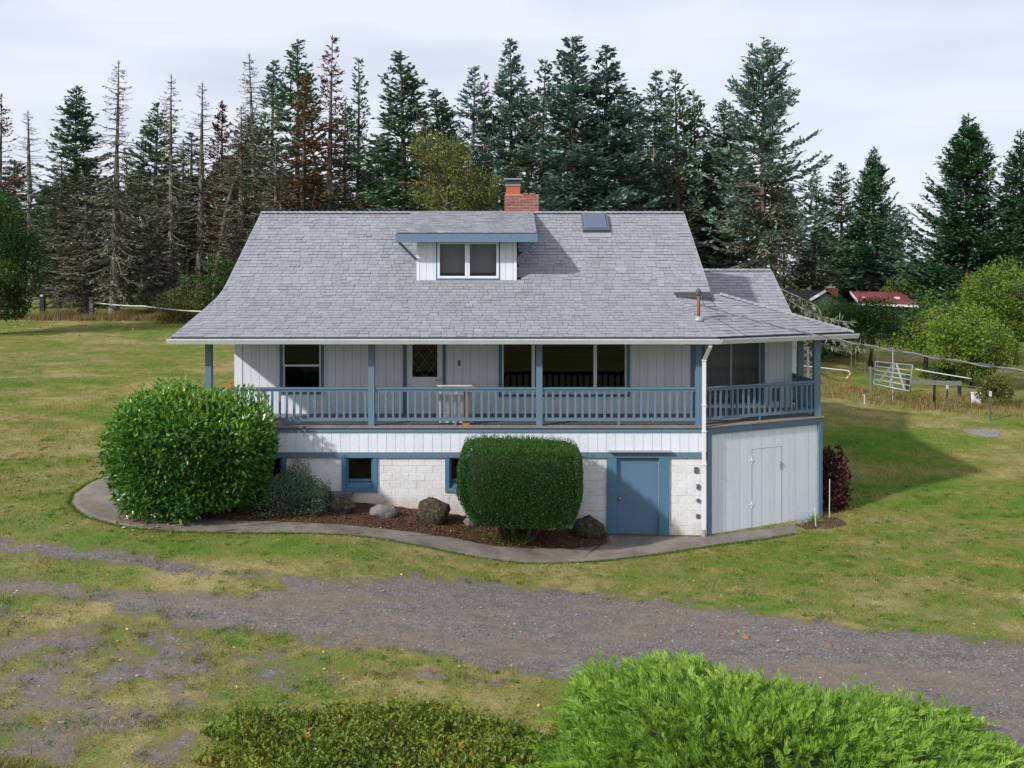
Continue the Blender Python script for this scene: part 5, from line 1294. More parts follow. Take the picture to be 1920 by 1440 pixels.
# laurel at the left porch corner
r = np.random.default_rng(81)
lc = np.array([-7.42, 21.05, 2.24]); ls = np.array([1.52, 1.15, 1.20])
laurel = thing('laurel_bush', 'big glossy green laurel bush in front of the left porch corner', 'bush', (lc[0], lc[1], h(lc[0], lc[1])))
P, N = superell(30000, r, 3.9); f = lumpy(P, r, 80, .15)*(1 + .05*np.sin(P[:,0]*4.2+1)*np.sin(P[:,2]*3.6)+.04*np.sin(P[:,0]*9+P[:,1]*7)); depth = r.uniform(.76, 1.03, len(P))
flare = 1.02 + .11*P[:,2]
Q = lc + P*ls*(f*depth)[:,None]*np.stack([flare, flare, np.ones(len(P))], 1)
Q[:,2] -= np.clip(P[:,2]+.2,0,1.2)*np.clip(P[:,0]+.15,0,1)*.42
lean = np.where(P[:,2] > .3, .55, .15)[:,None]
D = norm(N*r.uniform(.35,1,(len(P),1)) + r.normal(0,.55,(len(P),3)) + lean*[0,0,1] - [0,0,.18]); S = rand_side(D, r, .5)
tint = np.clip(r.normal(.40,.19,len(P)) + .36*np.clip(P[:,2],0,1)*(depth > .92), 0, 1)  # outer leaves tinted lighter towards the top, sunlit brightness put into the colour
Ln = r.uniform(.10,.165,len(P)); Wn = Ln*r.uniform(.36,.48,len(P))
ok = Q[:,2] > 1.0; Q,D,S,Ln,Wn,tint = [x[ok] for x in (Q,D,S,Ln,Wn,tint)]
# upright young shoots on top
SP = []; 
for k in range(240):
    a = r.uniform(0, 6.28); q = math.sqrt(r.uniform(0,1))*.92; bx_, by_ = math.cos(a)*q, math.sin(a)*q
    zt = (max(0, 1-abs(bx_)**2.7-abs(by_)**2.7))**(1/2.7)
    base = lc + np.array([bx_*1.08, by_*1.08, zt])*ls*[1,1,.95] - [0,0,np.clip(zt+.2,0,1.2)*np.clip(bx_+.15,0,1)*.42]; hgt = r.uniform(.10,.50)*(1.35 if bx_ < .3 else .6); m = max(4, int(hgt/.03))
    tz = np.linspace(0, 1, m); pp = base + np.outer(tz*hgt, norm(np.array([[r.normal(0,.18)+bx_*.25, r.normal(0,.18), 1]]))[0])
    az = np.arange(m)*2.4 + r.uniform(0,6); DD = norm(np.stack([np.cos(az), np.sin(az), np.full(m, .75)], 1)); SP.append((pp, DD))
pp = np.concatenate([s[0] for s in SP]); DD = np.concatenate([s[1] for s in SP]); m = len(pp)
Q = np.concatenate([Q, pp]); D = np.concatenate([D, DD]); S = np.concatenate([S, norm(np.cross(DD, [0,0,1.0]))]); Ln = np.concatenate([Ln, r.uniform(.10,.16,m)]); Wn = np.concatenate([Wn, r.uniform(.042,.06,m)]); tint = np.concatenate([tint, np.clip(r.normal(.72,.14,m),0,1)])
order = np.argsort(Q[:,1] - Ln*3); first = order[:2600:9][:288]; rest = np.setdiff1d(np.arange(len(Q)), first)
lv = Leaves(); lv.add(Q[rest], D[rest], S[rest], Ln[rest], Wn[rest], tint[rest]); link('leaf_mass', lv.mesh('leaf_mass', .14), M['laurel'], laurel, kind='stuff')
for i in first:
    lv = Leaves(); lv.add(Q[i:i+1], D[i:i+1], S[i:i+1], Ln[i], Wn[i], tint[i]); link('leaf', lv.mesh('leaf', .14), M['laurel'], laurel)
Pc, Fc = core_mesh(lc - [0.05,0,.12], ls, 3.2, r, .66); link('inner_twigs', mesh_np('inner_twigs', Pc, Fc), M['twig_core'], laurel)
st_ = MB()
for k in range(7):
    a = k*.9; st_.tube([(lc[0]+math.cos(a)*.3, lc[1]+math.sin(a)*.2, h(lc[0],lc[1])-.05), (lc[0]+math.cos(a)*.8, lc[1]+math.sin(a)*.5, 1.7)], [.05,.03], 6)
st_.build('stem', M['bark_brown'], laurel)

# clipped boxwood
bc = np.array([.21, 21.15, 1.54]); bs = np.array([1.43, .98, .93])
boxw = thing('clipped_boxwood', 'clipped dark green boxwood shaped like a rounded block between basement window and door', 'bush', (bc[0], bc[1], h(bc[0], bc[1])))
r = np.random.default_rng(82); n = 90000
P, N = superell(n, r, 8.0); taper = np.where(P[:,2] < -.15, 1 + (P[:,2]+.15)*.20, 1.0)[:,None]*np.array([1,1,0]) + np.array([0,0,1])
und = lumpy(P, r, 40, .05); sl_ = P[:,0:1]*np.array([[0,0,-.05]])
dp = r.uniform(.93,1.0,n)*und
Q = bc + P*bs*taper*dp[:,None] + sl_
D = norm(N*.8 + r.normal(0,.55,(n,3)) + [0,0,.35]); ln = r.uniform(.022,.042,n); tt = np.clip(r.normal(.42,.17,n) + .22*(P[:,2] > .8), 0, 1)  # leaves on the flat top tinted lighter to stand for light falling there
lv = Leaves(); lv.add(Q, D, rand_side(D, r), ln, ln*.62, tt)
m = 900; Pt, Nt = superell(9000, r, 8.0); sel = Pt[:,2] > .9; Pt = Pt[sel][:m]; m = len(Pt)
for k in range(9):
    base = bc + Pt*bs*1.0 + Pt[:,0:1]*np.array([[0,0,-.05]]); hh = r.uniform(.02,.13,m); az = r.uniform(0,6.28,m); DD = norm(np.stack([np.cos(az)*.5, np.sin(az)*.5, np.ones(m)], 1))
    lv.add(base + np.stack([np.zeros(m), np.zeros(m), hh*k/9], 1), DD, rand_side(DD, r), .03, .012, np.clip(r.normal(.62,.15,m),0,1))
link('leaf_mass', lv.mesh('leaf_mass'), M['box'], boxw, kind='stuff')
Pc, Fc = core_mesh(bc, bs, 8.0, r, .86); z_ = (Pc[:,2]-bc[2])/bs[2]; tp = np.where(z_ < -.15, 1+(z_+.15)*.20, 1.0); Pc[:,0] = bc[0]+(Pc[:,0]-bc[0])*tp; Pc[:,1] = bc[1]+(Pc[:,1]-bc[1])*tp
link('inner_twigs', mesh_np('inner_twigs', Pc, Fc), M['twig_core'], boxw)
st_ = MB()
for k in range(6):
    a = k*1.05; st_.tube([(bc[0]+math.cos(a)*.22, bc[1]+.2+math.sin(a)*.12, h(bc[0],bc[1])-.05), (bc[0]+math.cos(a)*.6, bc[1]+.15+math.sin(a)*.35, .80)], [.05,.035], 6)
st_.build('stem', M['bark_brown'], boxw)

def mound(name, label, cx, cy, sx, sy, sz, n, leaf, mat, seed, cat='shrub', wr=.5, up=.3, z0=None, spiky=0, group=None):
    r = np.random.default_rng(seed); gz = h(cx, cy) if z0 is None else z0
    t = thing(name, label, cat, (cx, cy, gz), group)
    d = norm(r.normal(0,1,(n,3))); d[:,2] = np.abs(d[:,2]); f = lumpy(d, r, 26, .32); q = r.uniform(.25,1,n)**.4
    P = np.array([cx, cy, gz]) + d*[sx, sy, sz]*(f*q)[:,None]; D = norm(d*.7 + r.normal(0,.5,(n,3)) + [0,0,up]); tone = lumpy(d, r, 20, .5)-1
    lv = Leaves(); lv.add(P, D, rand_side(D, r), leaf*r.uniform(.7,1.3,n), leaf*wr*r.uniform(.8,1.2,n), np.clip(r.normal(.46,.18,n)+tone*.3, 0, 1)); link('foliage', lv.mesh('foliage'), mat, t, kind='stuff')
    mb = MB()
    for k in range(14):
        e = norm(r.normal(0,1,(1,3)))[0]; e[2] = abs(e[2]); mb.tube([(cx, cy, gz-.03), (cx+e[0]*sx*.4, cy+e[1]*sy*.4, gz+e[2]*sz*.5+.05), (cx+e[0]*sx*.85, cy+e[1]*sy*.85, gz+e[2]*sz*.85)], [.02,.012,.004], 4)
    mb.build('stem', M['bark_brown'], t); return t
gxp, gyp = ground_at(540, 965)
mound('sage_shrub', 'silvery green low shrub right of the laurel bush', gxp-.12, gyp+.45, .88, .75, 1.0, 9000, .055, M['sage'], 83)
x_, y_ = -5.35, 22.05
mound('leafless_shrub', 'thin dark leafless shrub between the laurel and the silvery shrub', x_-.2, y_, .45, .3, .95, 500, .05, M['sage'], 84)
mound('yellow_green_plant', 'small yellow green plant beside the grey garden bench', WX(606,21.8), 21.9, .22, .2, .55, 500, .06, M['ivy'], 85)
x_, y_ = 8.55, 24.55
mound('dark_red_shrub', 'dark red leaved shrub behind the white corner of the house', 8.62, 24.9, .48, .5, 1.62, 2600, .10, M['darkred'], 86, wr=.7)
gxp, gyp = ground_at(950, 1012)
mound('groundcover', 'yellow green leafy groundcover under the left side of the clipped boxwood', gxp, gyp, .85, .38, .12, 1600, .06, M['ivy'], 87, cat='plants')
gxp, gyp = ground_at(1528, 980)
yk = thing('spiky_plant', 'small spiky green plant at the foot of the right house corner', 'plant', (gxp, gyp, h(gxp,gyp)))
r = np.random.default_rng(88); D = norm(r.normal(0,.6,(22,3)) + [0,0,.9]); lv = Leaves(); lv.add(np.repeat([[gxp,gyp,h(gxp,gyp)]], 22, 0), D, rand_side(D, r), r.uniform(.18,.38,22), .03, r.uniform(.3,.8,22)); link('foliage', lv.mesh('foliage'), M['hazel'], yk)

# rocks and garden pieces
def rock_mat(name, stops, moss, lo, hi):
    m, n, l, b = base_mat(name); p = position(n); f = noise(n, l, 9, 8, .75, p); c = ramp(n, l, f, stops)
    c = mixc(n, l, ramp(n, l, noise(n, l, 7, 6, .7, p), [(lo, (0,0,0)), (hi, (1,1,1))]), c, moss)
    l.new(c, b.inputs['Base Color']); b.inputs['Roughness'].default_value = .95; bumpn(n, l, b, noise(n, l, 14, 8, .75, p), 1.0, .06); return m
M['rock'] = rock_mat('lichened_rock', [(.38, (.010,.009,.007)), (.52, (.050,.040,.028)), (.66, (.22,.20,.16))], (.065,.06,.018), .5, .6)
M['rock_pale'] = rock_mat('pale_concrete_lump', [(.3, (.14,.135,.125)), (.7, (.30,.29,.27))], (.11,.085,.05), .55, .68)
def rock(name, label, px, base_py, wpx, hpx, mat, seed, depth=.7, flat=1.0):
    x, y = ground_at(px, base_py); s = y/FPX; w = wpx*s/2; hh = hpx*s; rr = np.random.default_rng(seed); y += w*depth
    u = np.linspace(0, 2*np.pi, 25)[:-1]; v = np.linspace(-np.pi/2, np.pi/2, 13); U, Vv = np.meshgrid(u, v)
    d = np.stack([np.cos(Vv)*np.cos(U), np.cos(Vv)*np.sin(U), np.sin(Vv)], -1).reshape(-1,3)
    planes = norm(rr.normal(0,1,(11,3))); off = rr.uniform(.72,1.0,11); q = np.min(np.where(d@planes.T > .05, off/np.maximum(d@planes.T,.05), 9), axis=1); q = np.minimum(q, 1.08)
    q *= 1 + rr.normal(0,.035,len(q)); gz = h(x, y); P = d*q[:,None]*[w, w*depth, hh*.62] + [x, y, gz + hh*.40]
    i = np.arange(12*24).reshape(12,24); j = np.roll(i, -1, 1); F = np.stack([i.ravel(), j.ravel(), j.ravel()+24, i.ravel()+24], 1)
    return link(name, mesh_np(name, P, F), mat, label=label, cat='rock')
rock('boulder', 'rounded dark lichened boulder left of the clipped boxwood', 811, 986, 68, 44, M['rock'], 1)
rock('boulder', 'mossy dark boulder just left of the blue basement door', 1106, 1014, 56, 40, M['rock'], 2)
rock('boulder', 'small tan rock between the round boulder and the clipped boxwood', 880, 989, 24, 16, M['rock_pale'], 3)
rock('concrete_lump', 'broken pale concrete lump lying in the mulch below the basement window', 716, 975, 48, 24, M['rock_pale'], 4, .8)
rock('boulder', 'dark rough rock under the grey garden bench', 634, 966, 56, 26, M['rock'], 5)
for k, (px, py, w) in enumerate(((1503,986,16),(1512,983,14),(1521,979,12),(1535,978,14))):
    rock('edging_stone', ['grey', 'tan', 'reddish', 'pale'][k] + ' edging stone at the foot of the right house corner', px, py, w, 9, M['rock_pale'], 10+k)
sx_, sy_ = ground_at(634, 952); sz_ = h(sx_, sy_+.3)
seat = thing('garden_bench', 'small weathered grey plank bench resting on a rock by the wall', 'bench', (sx_, sy_+.3, sz_))
MB().box(sx_-.32, sx_+.30, sy_+.12, sy_+.55, sz_+.255, sz_+.295).build('plank', M['weathered'], seat)
MB().bar((sx_-.36, sy_+.10, sz_+.22), (sx_+.30, sy_+.10, sz_+.25), .04, .05).build('front_board', M['weathered'], seat)
MB().box(sx_+.02, sx_+.07, sy_+.06, sy_+.10, sz_+.12, sz_+.25).build('leg', M['weathered'], seat)
for px, py0, py1, lb in ((1555, 972, 898, 'tall thin white stake standing before the dark red shrub'), (1530, 988, 952, 'short white stake at the right house corner beside the spiky plant')):
    x, y = ground_at(px, py0); t = thing('garden_stake', lb, 'stake', (x, y, h(x,y))); mb = MB(); mb.tube([(x, y, h(x,y)-.05), (x+.01*(1 if px > 1540 else -3), y, WZ(py1, y)-.03), (x+.01*(1 if px > 1540 else -3), y, WZ(py1, y))], [.012,.012,.004], 6); mb.build('rod', M['rope'], t)

# ------------------------------------------------------------------ spreading juniper and the low shrub in front
r = np.random.default_rng(90)
jx, jy = 3.2, 11.1; jz = h(jx, jy)
jun = thing('spreading_juniper', 'bright green feathery spreading juniper in the right foreground', 'shrub', (jx, jy, jz))
JSX, JSY, JSZ = 3.05, 2.50, .84
lv = Leaves(); ncl = 760; per = 7; nst = ncl*per
dc = norm(r.normal(0,1,(ncl,3))); dc[:,2] = np.abs(dc[:,2])*.9+.03; dc = norm(dc); flc = lumpy(dc, r, 40, .20); az_ = r.uniform(-.7,.7,ncl); lift = r.uniform(.05,.55,ncl); big = r.uniform(.75,1.35,ncl)
k_ = np.repeat(np.arange(ncl), per); d = norm(dc[k_] + r.normal(0,.05,(nst,3))); ca, sa = np.cos(az_), np.sin(az_)
outc = np.stack([dc[:,0]*ca - dc[:,1]*sa, dc[:,0]*sa + dc[:,1]*ca, dc[:,2]*.35 + lift], 1)
base = np.array([jx, jy, jz]) + d*[JSX, JSY, JSZ]*(flc[k_]*r.uniform(.74,.93,nst))[:,None]
ax = norm(norm(outc)[k_] + r.normal(0,.30,(nst,3)) + [0,-.10,.10]); Ls = r.uniform(.20,.46,nst)*big[k_]; tn = np.clip(r.normal(.45,.12,ncl)[k_] + r.normal(0,.08,nst),0,1)
K = 26; fan = norm(np.cross(ax, r.normal(0,.3,(nst,3)) + [0,-.5,.8]))
for k in range(K):
    t = (k+.5)/K; sg = 1 if k % 2 else -1
    curve = np.stack([np.zeros(nst), np.zeros(nst), -.10*t*t*Ls/.3], 1)
    Pk = base + ax*(Ls*t)[:,None] + curve; Dk = norm(ax*1.0 + fan*sg*.8*(1.15-t) + r.normal(0,.14,(nst,3)))
    lv.add(Pk, Dk, norm(fan + r.normal(0,.5,(nst,3))), (.04+.11*(1-t))*r.uniform(.8,1.2,nst), .020, np.clip(tn + r.normal(0,.09,nst) + .34*(t-.45), 0, 1))
link('sprays', lv.mesh('sprays'), M['juniper'], jun, kind='stuff')
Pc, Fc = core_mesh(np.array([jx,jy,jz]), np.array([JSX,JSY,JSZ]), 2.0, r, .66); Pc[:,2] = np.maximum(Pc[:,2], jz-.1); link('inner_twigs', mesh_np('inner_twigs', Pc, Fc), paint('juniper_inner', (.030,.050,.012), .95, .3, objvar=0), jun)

lx, ly = -1.75, 12.05; lz = h(lx, ly)
low = thing('low_groundcover_shrub', 'low yellow and rust coloured groundcover at the bottom centre left of the juniper', 'shrub', (lx, ly, lz))
n = 17000; r = np.random.default_rng(91); a = r.uniform(0,6.28,n); q = np.sqrt(r.uniform(0,1,n))*(1+.12*np.sin(a*5+1)+.08*np.sin(a*11)); px_ = lx + np.cos(a)*q*2.35; py_ = ly + np.sin(a)*q*1.05
bump_ = .22*np.clip(1-q**3.0,.05,1)*(1+.40*np.sin(px_*3.1+1+np.sin(py_*4))+.30*np.sin(px_*7.3+py_*5)+.2*np.sin(px_*13+py_*11)); zz = hv(px_, py_) + bump_*r.uniform(.35,1.05,n) + .01
D = norm(r.normal(0,.6,(n,3)) + [0,-.1,.55]); tn = np.clip(.34 + .20*np.sin(px_*2.2)*np.cos(py_*3) + r.normal(0,.2,n), 0, 1); ln = .028 + .11*r.beta(1.6,3.2,n)
lv = Leaves(); lv.add(np.stack([px_,py_,zz],1), D, rand_side(D, r), ln, ln*r.uniform(.35,.7,n), tn)
sp = r.choice(n, 420, replace=False)
for i in sp:
    hh_ = r.uniform(.08,.30); m_ = int(hh_/.018); t_ = np.linspace(0,1,m_); dr_ = norm(np.array([[r.normal(0,.45), r.normal(0,.45), 1]]))[0]; pp_ = np.array([px_[i],py_[i],zz[i]]) + np.outer(t_*hh_, dr_); aa = np.arange(m_)*2.4+r.uniform(0,6)
    D_ = norm(np.stack([np.cos(aa), np.sin(aa), np.full(m_,.6)],1)); lv.add(pp_, D_, rand_side(D_, r), r.uniform(.03,.075), r.uniform(.015,.035), float(np.clip(r.normal(.4,.25),0,1)))
link('foliage', lv.mesh('foliage'), M['autumn'], low, kind='stuff')

# ------------------------------------------------------------------ stuff on the ground: blades, stones, chips, fallen leaves
def blades(name, P, hgt, wid, tint, r, mat, lean=.5):
    n = len(P); D = norm(np.stack([r.normal(0,lean,n), r.normal(0,lean,n), np.ones(n)], 1)); S = rand_side(D, r, .9)
    V = np.stack([P - S*wid[:,None]/2, P + S*wid[:,None]/2, P + D*hgt[:,None]], 1).reshape(-1,3); F = np.arange(3*n).reshape(n,3)
    return mesh_np(name, V, F, tint=np.repeat(tint, 3))
r = np.random.default_rng(95)
PATHP = np.array(outer + inner[::-1]); HOUSEP = np.array([(DX0,YD),(DX1,YD),(8.2,24.1),(8.2,34),(-7.6,34)])
def field(n, x0, x1, y0, y1, pw=1.0):
    x = r.uniform(x0,x1,n); y = y0 + (y1-y0)*r.uniform(0,1,n)**pw; return x, y
x, y = field(700000, -24, 28, 11.2, 48, 1.9); inv = np.abs(x) < y*.60+.8; x, y = x[inv], y[inv]; P2 = np.stack([x,y],1)
ok = (sdf(PATHP, P2) < -.02) & (sdf(bed_poly, P2) < -.02) & (sdf(HOUSEP, P2) < 0)
g = gravelness(P2); wob = .30*(np.sin(x*2.1+np.sin(y*3.3)*1.5)*np.sin(y*2.7+x*.7)); ok &= (g + wob*.9 + r.normal(0,.10,len(g)) < .36) & (r.random(len(g)) < np.clip((48-P2[:,1])/16, 0, 1))
P2 = P2[ok]; n = len(P2); P = np.column_stack([P2, hv(P2[:,0],P2[:,1])-.005])
cl = (np.sin(P[:,0]*1.3+np.sin(P[:,1]*1.1)*2)*np.sin(P[:,1]*1.7+P[:,0]*.4)); hg = r.uniform(.025,.075,n)*(1+.5*cl)*np.where(r.random(n) < .03, 1.8, 1)
link('grass', blades('grass', P, hg, r.uniform(.007,.016,n), np.clip(r.normal(.46,.27,n),0,1), r, M['blades']), M['blades'], kind='stuff')
# ragged longer grass along the path edge and drive margin, and odd green tufts in the gravel
ol = resample(outer, 2000); k = r.integers(0, 2000, 16000); e = ol[k] + r.normal(0,.05,(16000,2)); e = e[(sdf(PATHP, e) < .02)]
tf_c = np.stack(field(520, -9, 9, 11.5, 19.5), 1); g = gravelness(tf_c); tf_c = tf_c[(g > .30) & (g < .72)]
tf_p = np.repeat(tf_c, 60, 0) + r.normal(0,.09,(len(tf_c)*60,2))*r.uniform(.4,1.6,(len(tf_c)*60,1))
e = np.concatenate([e, tf_p]); n = len(e); P = np.column_stack([e, hv(e[:,0],e[:,1])-.005])
link('edge_grass', blades('edge_grass', P, r.uniform(.03,.085,n), r.uniform(.007,.014,n), np.clip(r.normal(.4,.2,n),0,1), r, None), foliage('edge_blades', [(0,(.04,.10,.012)),(.5,(.075,.15,.018)),(1,(.16,.19,.05))], .2, .7, .15), kind='stuff')

wc = np.stack(field(1500, -14, 17, 11.6, 27, 1.1), 1); g = gravelness(wc); wc = wc[(g < .40) & (np.abs(wc[:,0]) < wc[:,1]*.6+.6) & (sdf(PATHP, wc) < -.05) & (sdf(bed_poly, wc) < -.05) & (sdf(HOUSEP, wc) < 0)]
ws = r.uniform(.3,1.5,len(wc)); kk = np.repeat(np.arange(len(wc)), 46); e = wc[kk] + r.normal(0,.07,(len(kk),2))*ws[kk][:,None]; n = len(e); P = np.column_stack([e, hv(e[:,0],e[:,1])-.005])
link('weed_tufts', blades('weed_tufts', P, r.uniform(.025,.075,n)*(.6+.4*ws[kk]), r.uniform(.008,.017,n), np.clip(r.normal(.4,.2,n),0,1), r, None, .7), foliage('weed_blades', [(0,(.035,.10,.010)),(.5,(.065,.16,.016)),(1,(.15,.22,.045))], .2, .7, .15), kind='stuff')
# stones
x, y = field(60000, -12, 14, 10.8, 20, 1.3); P2 = np.stack([x,y],1); g = gravelness(P2); P2 = P2[g + r.normal(0,.15,len(g)) > .55]; n = len(P2)
sz = r.uniform(.006,.018,n)*np.where(r.random(n) < .05, 2.0, 1); o8 = np.array([(1,0,0),(0,1,0),(-1,0,0),(0,-1,0),(0,0,1),(0,0,-1)],float); f8 = np.array([(0,1,4),(1,2,4),(2,3,4),(3,0,4),(1,0,5),(2,1,5),(3,2,5),(0,3,5)])
ct = np.column_stack([P2, hv(P2[:,0],P2[:,1])+.004]); jit = r.uniform(.6,1.3,(n,6,1)); an = r.uniform(0,6.28,n); ca, sa = np.cos(an)[:,None], np.sin(an)[:,None]
O = o8[None]*jit*np.array([1.2,.9,.6]); Ox = O[:,:,0]*ca - O[:,:,1]*sa; Oy = O[:,:,0]*sa + O[:,:,1]*ca; V = ct[:,None] + np.stack([Ox,Oy,O[:,:,2]],2)*sz[:,None,None]
F = (np.arange(n)[:,None,None]*6 + f8[None]).reshape(-1,3); tn = np.clip(r.beta(2,2.6,n)+np.where(r.random(n) < .02, .5, 0),0,1)
link('loose_gravel', mesh_np('loose_gravel', V.reshape(-1,3), F, tint=np.repeat(tn,6)), M['stones'], kind='stuff')
# bark chips over the bed
x, y = field(60000, -9.5, 3, 19, 24); P2 = np.stack([x,y],1); P2 = P2[sdf(bed_poly, P2) > -.06]; n = len(P2); P = np.column_stack([P2, hv(P2[:,0],P2[:,1])+r.uniform(.02,.05,n)])
D = norm(np.stack([r.normal(0,1,n), r.normal(0,1,n), r.normal(0,.25,n)],1)); lv = Leaves(); lv.add(P, D, rand_side(D, r, .7), r.uniform(.03,.075,n), r.uniform(.012,.03,n), np.clip(r.beta(2,3,n),0,1)); link('bark_chips', lv.mesh('bark_chips'), M['chips'], kind='stuff')
# fallen leaves
P2 = np.concatenate([np.stack(field(230, -9, 10, 12, 21), 1), np.stack([r.uniform(-34,-8,420), r.uniform(46,59,420)], 1), np.stack([r.uniform(-8.9,-7.2,120), r.uniform(19.3,20.3,120)],1)]); n = len(P2); P = np.column_stack([P2, hv(P2[:,0],P2[:,1])+.03])
D = norm(np.stack([r.normal(0,1,n), r.normal(0,1,n), r.normal(0,.2,n)],1)); far = P2[:,1] > 40; lv = Leaves(); lv.add(P, D, rand_side(D, r, .85), r.uniform(.04,.08,n)*np.where(far,2.2,1), r.uniform(.03,.06,n)*np.where(far,2.2,1), r.uniform(0,1,n)); link('fallen_leaves', lv.mesh('fallen_leaves'), M['fallen'], kind='stuff')
for k, (px, py, w) in enumerate(((1376,1190,12),(1398,1197,16),(1345,1192,9),(1555,1213,12))):
    x, y = ground_at(px, py); s = w*y/FPX; mb = MB(); z0 = h(x,y)+.005; r2 = random.Random(k)
    V_ = [(x+s*.5*math.cos(a)*r2.uniform(.6,1.2), y+s*.35*math.sin(a)*r2.uniform(.6,1.2)) for a in (0,1.1,2.2,3.4,4.5,5.4)]
    mb.add([(a,b,z0) for a,b in V_]+[(x+(a-x)*.7,y+(b-y)*.7,z0+s*.4) for a,b in V_], [tuple(range(6,12))]+[(i,(i+1)%6,6+(i+1)%6,6+i) for i in range(6)])
    mb.build('wood_chunk', M['chunk'], label=['split orange wood chunk in the middle of the gravel drive', 'largest orange wood chunk on the gravel drive', 'smallest orange wood chip left in the drive', 'orange wood chip on the drive above the juniper top'][k], cat='wood chip', group='wood chunks on the drive')
# tall dry grass along both fences
def tall(n, x0, x1, y0, y1, hmax, seed, curve=None):
    rr = np.random.default_rng(seed); c = np.stack([rr.uniform(x0,x1,n//40), rr.uniform(0,1,n//40)],1); k = rr.integers(0,len(c),n); x = c[k,0]+rr.normal(0,.25,n); yy = (y0 + (y1-y0)*c[k,1]) + rr.normal(0,.2,n)
    if curve: yy = yy + curve(x)
    P = np.column_stack([x, yy, hv(x,yy)-.02]); hh = hmax*rr.uniform(.3,1,n)*(.5+.5*np.abs(np.sin(x*.8)+.4*np.sin(x*2.3))/1.4)
    return blades('b', P, hh, rr.uniform(.012,.03,n), np.clip(rr.normal(.5,.25,n),0,1), rr, None, .25)
link('tall_dry_grass', tall(16000, -33, -12, 57.3, 59.6, .95, 1), M['straw'], kind='stuff')
link('tall_dry_grass', tall(10000, 13.0, 27, -1.4, 3.0, .55, 2, lambda x: 39.8 - (x-13)*.42), M['straw'], kind='stuff')

# ------------------------------------------------------------------ fences, gate and small things at the margins
def post_thing(name, label, px, base_py, Y, top_py, w, mat, cat='fence post', cap=None, group=None, rnd_=False):
    if Y is None: _, Y = ground_at(px, base_py)
    x = WX(px, Y); z0 = h(x, Y); zt = WZ(top_py, Y); t = thing(name, label, cat, (x, Y, z0), group)
    mb = MB()
    if rnd_: mb.tube([(x, Y, z0-.2), (x, Y, zt)], w/2, 8)
    else: mb.box(x-w/2, x+w/2, Y-w/2, Y+w/2, z0-.2, zt)
    mb.build('shaft', mat, t)
    if cap: MB().box(x-w*.28, x+w*.28, Y-w*.6, Y+w*.2, zt, zt+w*.5).build('cap', cap, t)
    return t
post_thing('fence_post', 'thick black wooden fence post with white cap in the left meadow', 80, 592, 59, 556, .26, M['dark_wood'], cap=M['rope'], group='left meadow fence posts')
post_thing('fence_post', 'grey weathered fence post left of the lichened trunk', 172, 592, 59, 557, .24, M['weathered'], group='left meadow fence posts')
def rope(name, label, pts, rad, mat=None, cat='fence rail', sag=.06):
    P = [Vector((WX(px, Y), Y, WZ(py, Y))) for px, py, Y in pts]; t = thing(name, label, cat, tuple(P[0])); Q = []
    for a, b in zip(P, P[1:]):
        for k in range(10): q = a.lerp(b, k/10); q.z -= sag*4*(k/10)*(1-k/10); Q.append(q)
    Q.append(P[-1]); mb = MB(); mb.tube(Q, rad, 6); mb.build('strand', mat or M['rope'], t, smooth=True); return t
rope('fence_rail', 'upper white fence tape left of the black post', [(-40,555,57),(76,559,59)], .035)
rope('fence_rail', 'lower white fence tape left of the black post', [(-40,564,57),(76,568,59)], .035)
rope('fence_rail', 'white fence rope running from the grey post to the roof corner', [(174,567,59),(270,574,57),(380,584,54)], .045)
wf = thing('rail_fence', 'distant white rail fence seen between the tree trunks at left', 'fence', (WX(180,93), 93, h(WX(180,93),93)))
for k in range(9):
    x = WX(60+k*34, 93); z0 = h(x,93); MB().box(x-.07,x+.07,92.95,93.05,z0-.1,z0+1.25).build('post', M['rope'], wf)
for k, zz in enumerate((.45,.8,1.15)):
    x0, x1 = WX(55,93), WX(340,93); MB().bar((x0,92.93,h(x0,93)+zz),(x1,92.93,h(x1,93)+zz),.04,.13).build('rail', M['rope'], wf)
# right field: tube gate
Yg = 38.0
def gp(px, py, Y=Yg): return Vector((WX(px,Y), Y, WZ(py,Y)))
gt = thing('field_gate', 'grey tubular metal field gate right of the porch', 'gate', tuple(gp(1675,740)))
yl, yr = 38.6, 37.2
def gl(u, v):
    a0, a1 = gp(1642,678,yl), gp(1638,720,yl); b0, b1 = gp(1711,685,yr), gp(1706,734,yr); return a0.lerp(b0,u).lerp(a1.lerp(b1,u),v)
fr = MB(); fr.tube([gl(0,0),gl(1,0),gl(1,1),gl(0,1),gl(0,0)], .035, 6); fr.build('frame', M['metal_grey'], gt, smooth=True)
for v in (.2,.38,.56,.78): mb = MB(); mb.tube([gl(0,v),gl(1,v)], .024, 6); mb.build('rail', M['metal_grey'], gt, smooth=True)
for u0,v0,u1,v1 in ((.48,.0,.12,.9),(.5,0,.44,1),(.56,.0,.84,1)): mb = MB(); mb.bar(gl(u0,v0)+Vector((0,-.05,0)), gl(u1,v1)+Vector((0,-.05,0)), .07, .03, up=(0,1,0)); mb.build('brace', M['metal_grey'], gt)
post_thing('gate_post', 'dark wooden post at the latch end of the field gate', 1702, 737, None, 700, .11, M['dark_wood'])
post_thing('gate_post', 'weathered round post at the hinge end of the field gate', 1633, None, 39.5, 688, .13, M['weathered'], rnd_=True)
post_thing('pipe_post', 'thin tall metal pipe rising above the field gate', 1674, None, 38.5, 653, .05, M['metal_grey'], rnd_=True)
bm = thing('timber_rail', 'grey timber rail right of the field gate', 'fence rail', tuple(gp(1710,716)))
MB().bar(gp(1708,716,36.9), gp(1803,719,36.2), .12, .17).build('plank', M['weathered'], bm)
post_thing('fence_post', 'dark post carrying the right end of the grey timber rail', 1799, 745, None, 713, .12, M['dark_wood'])
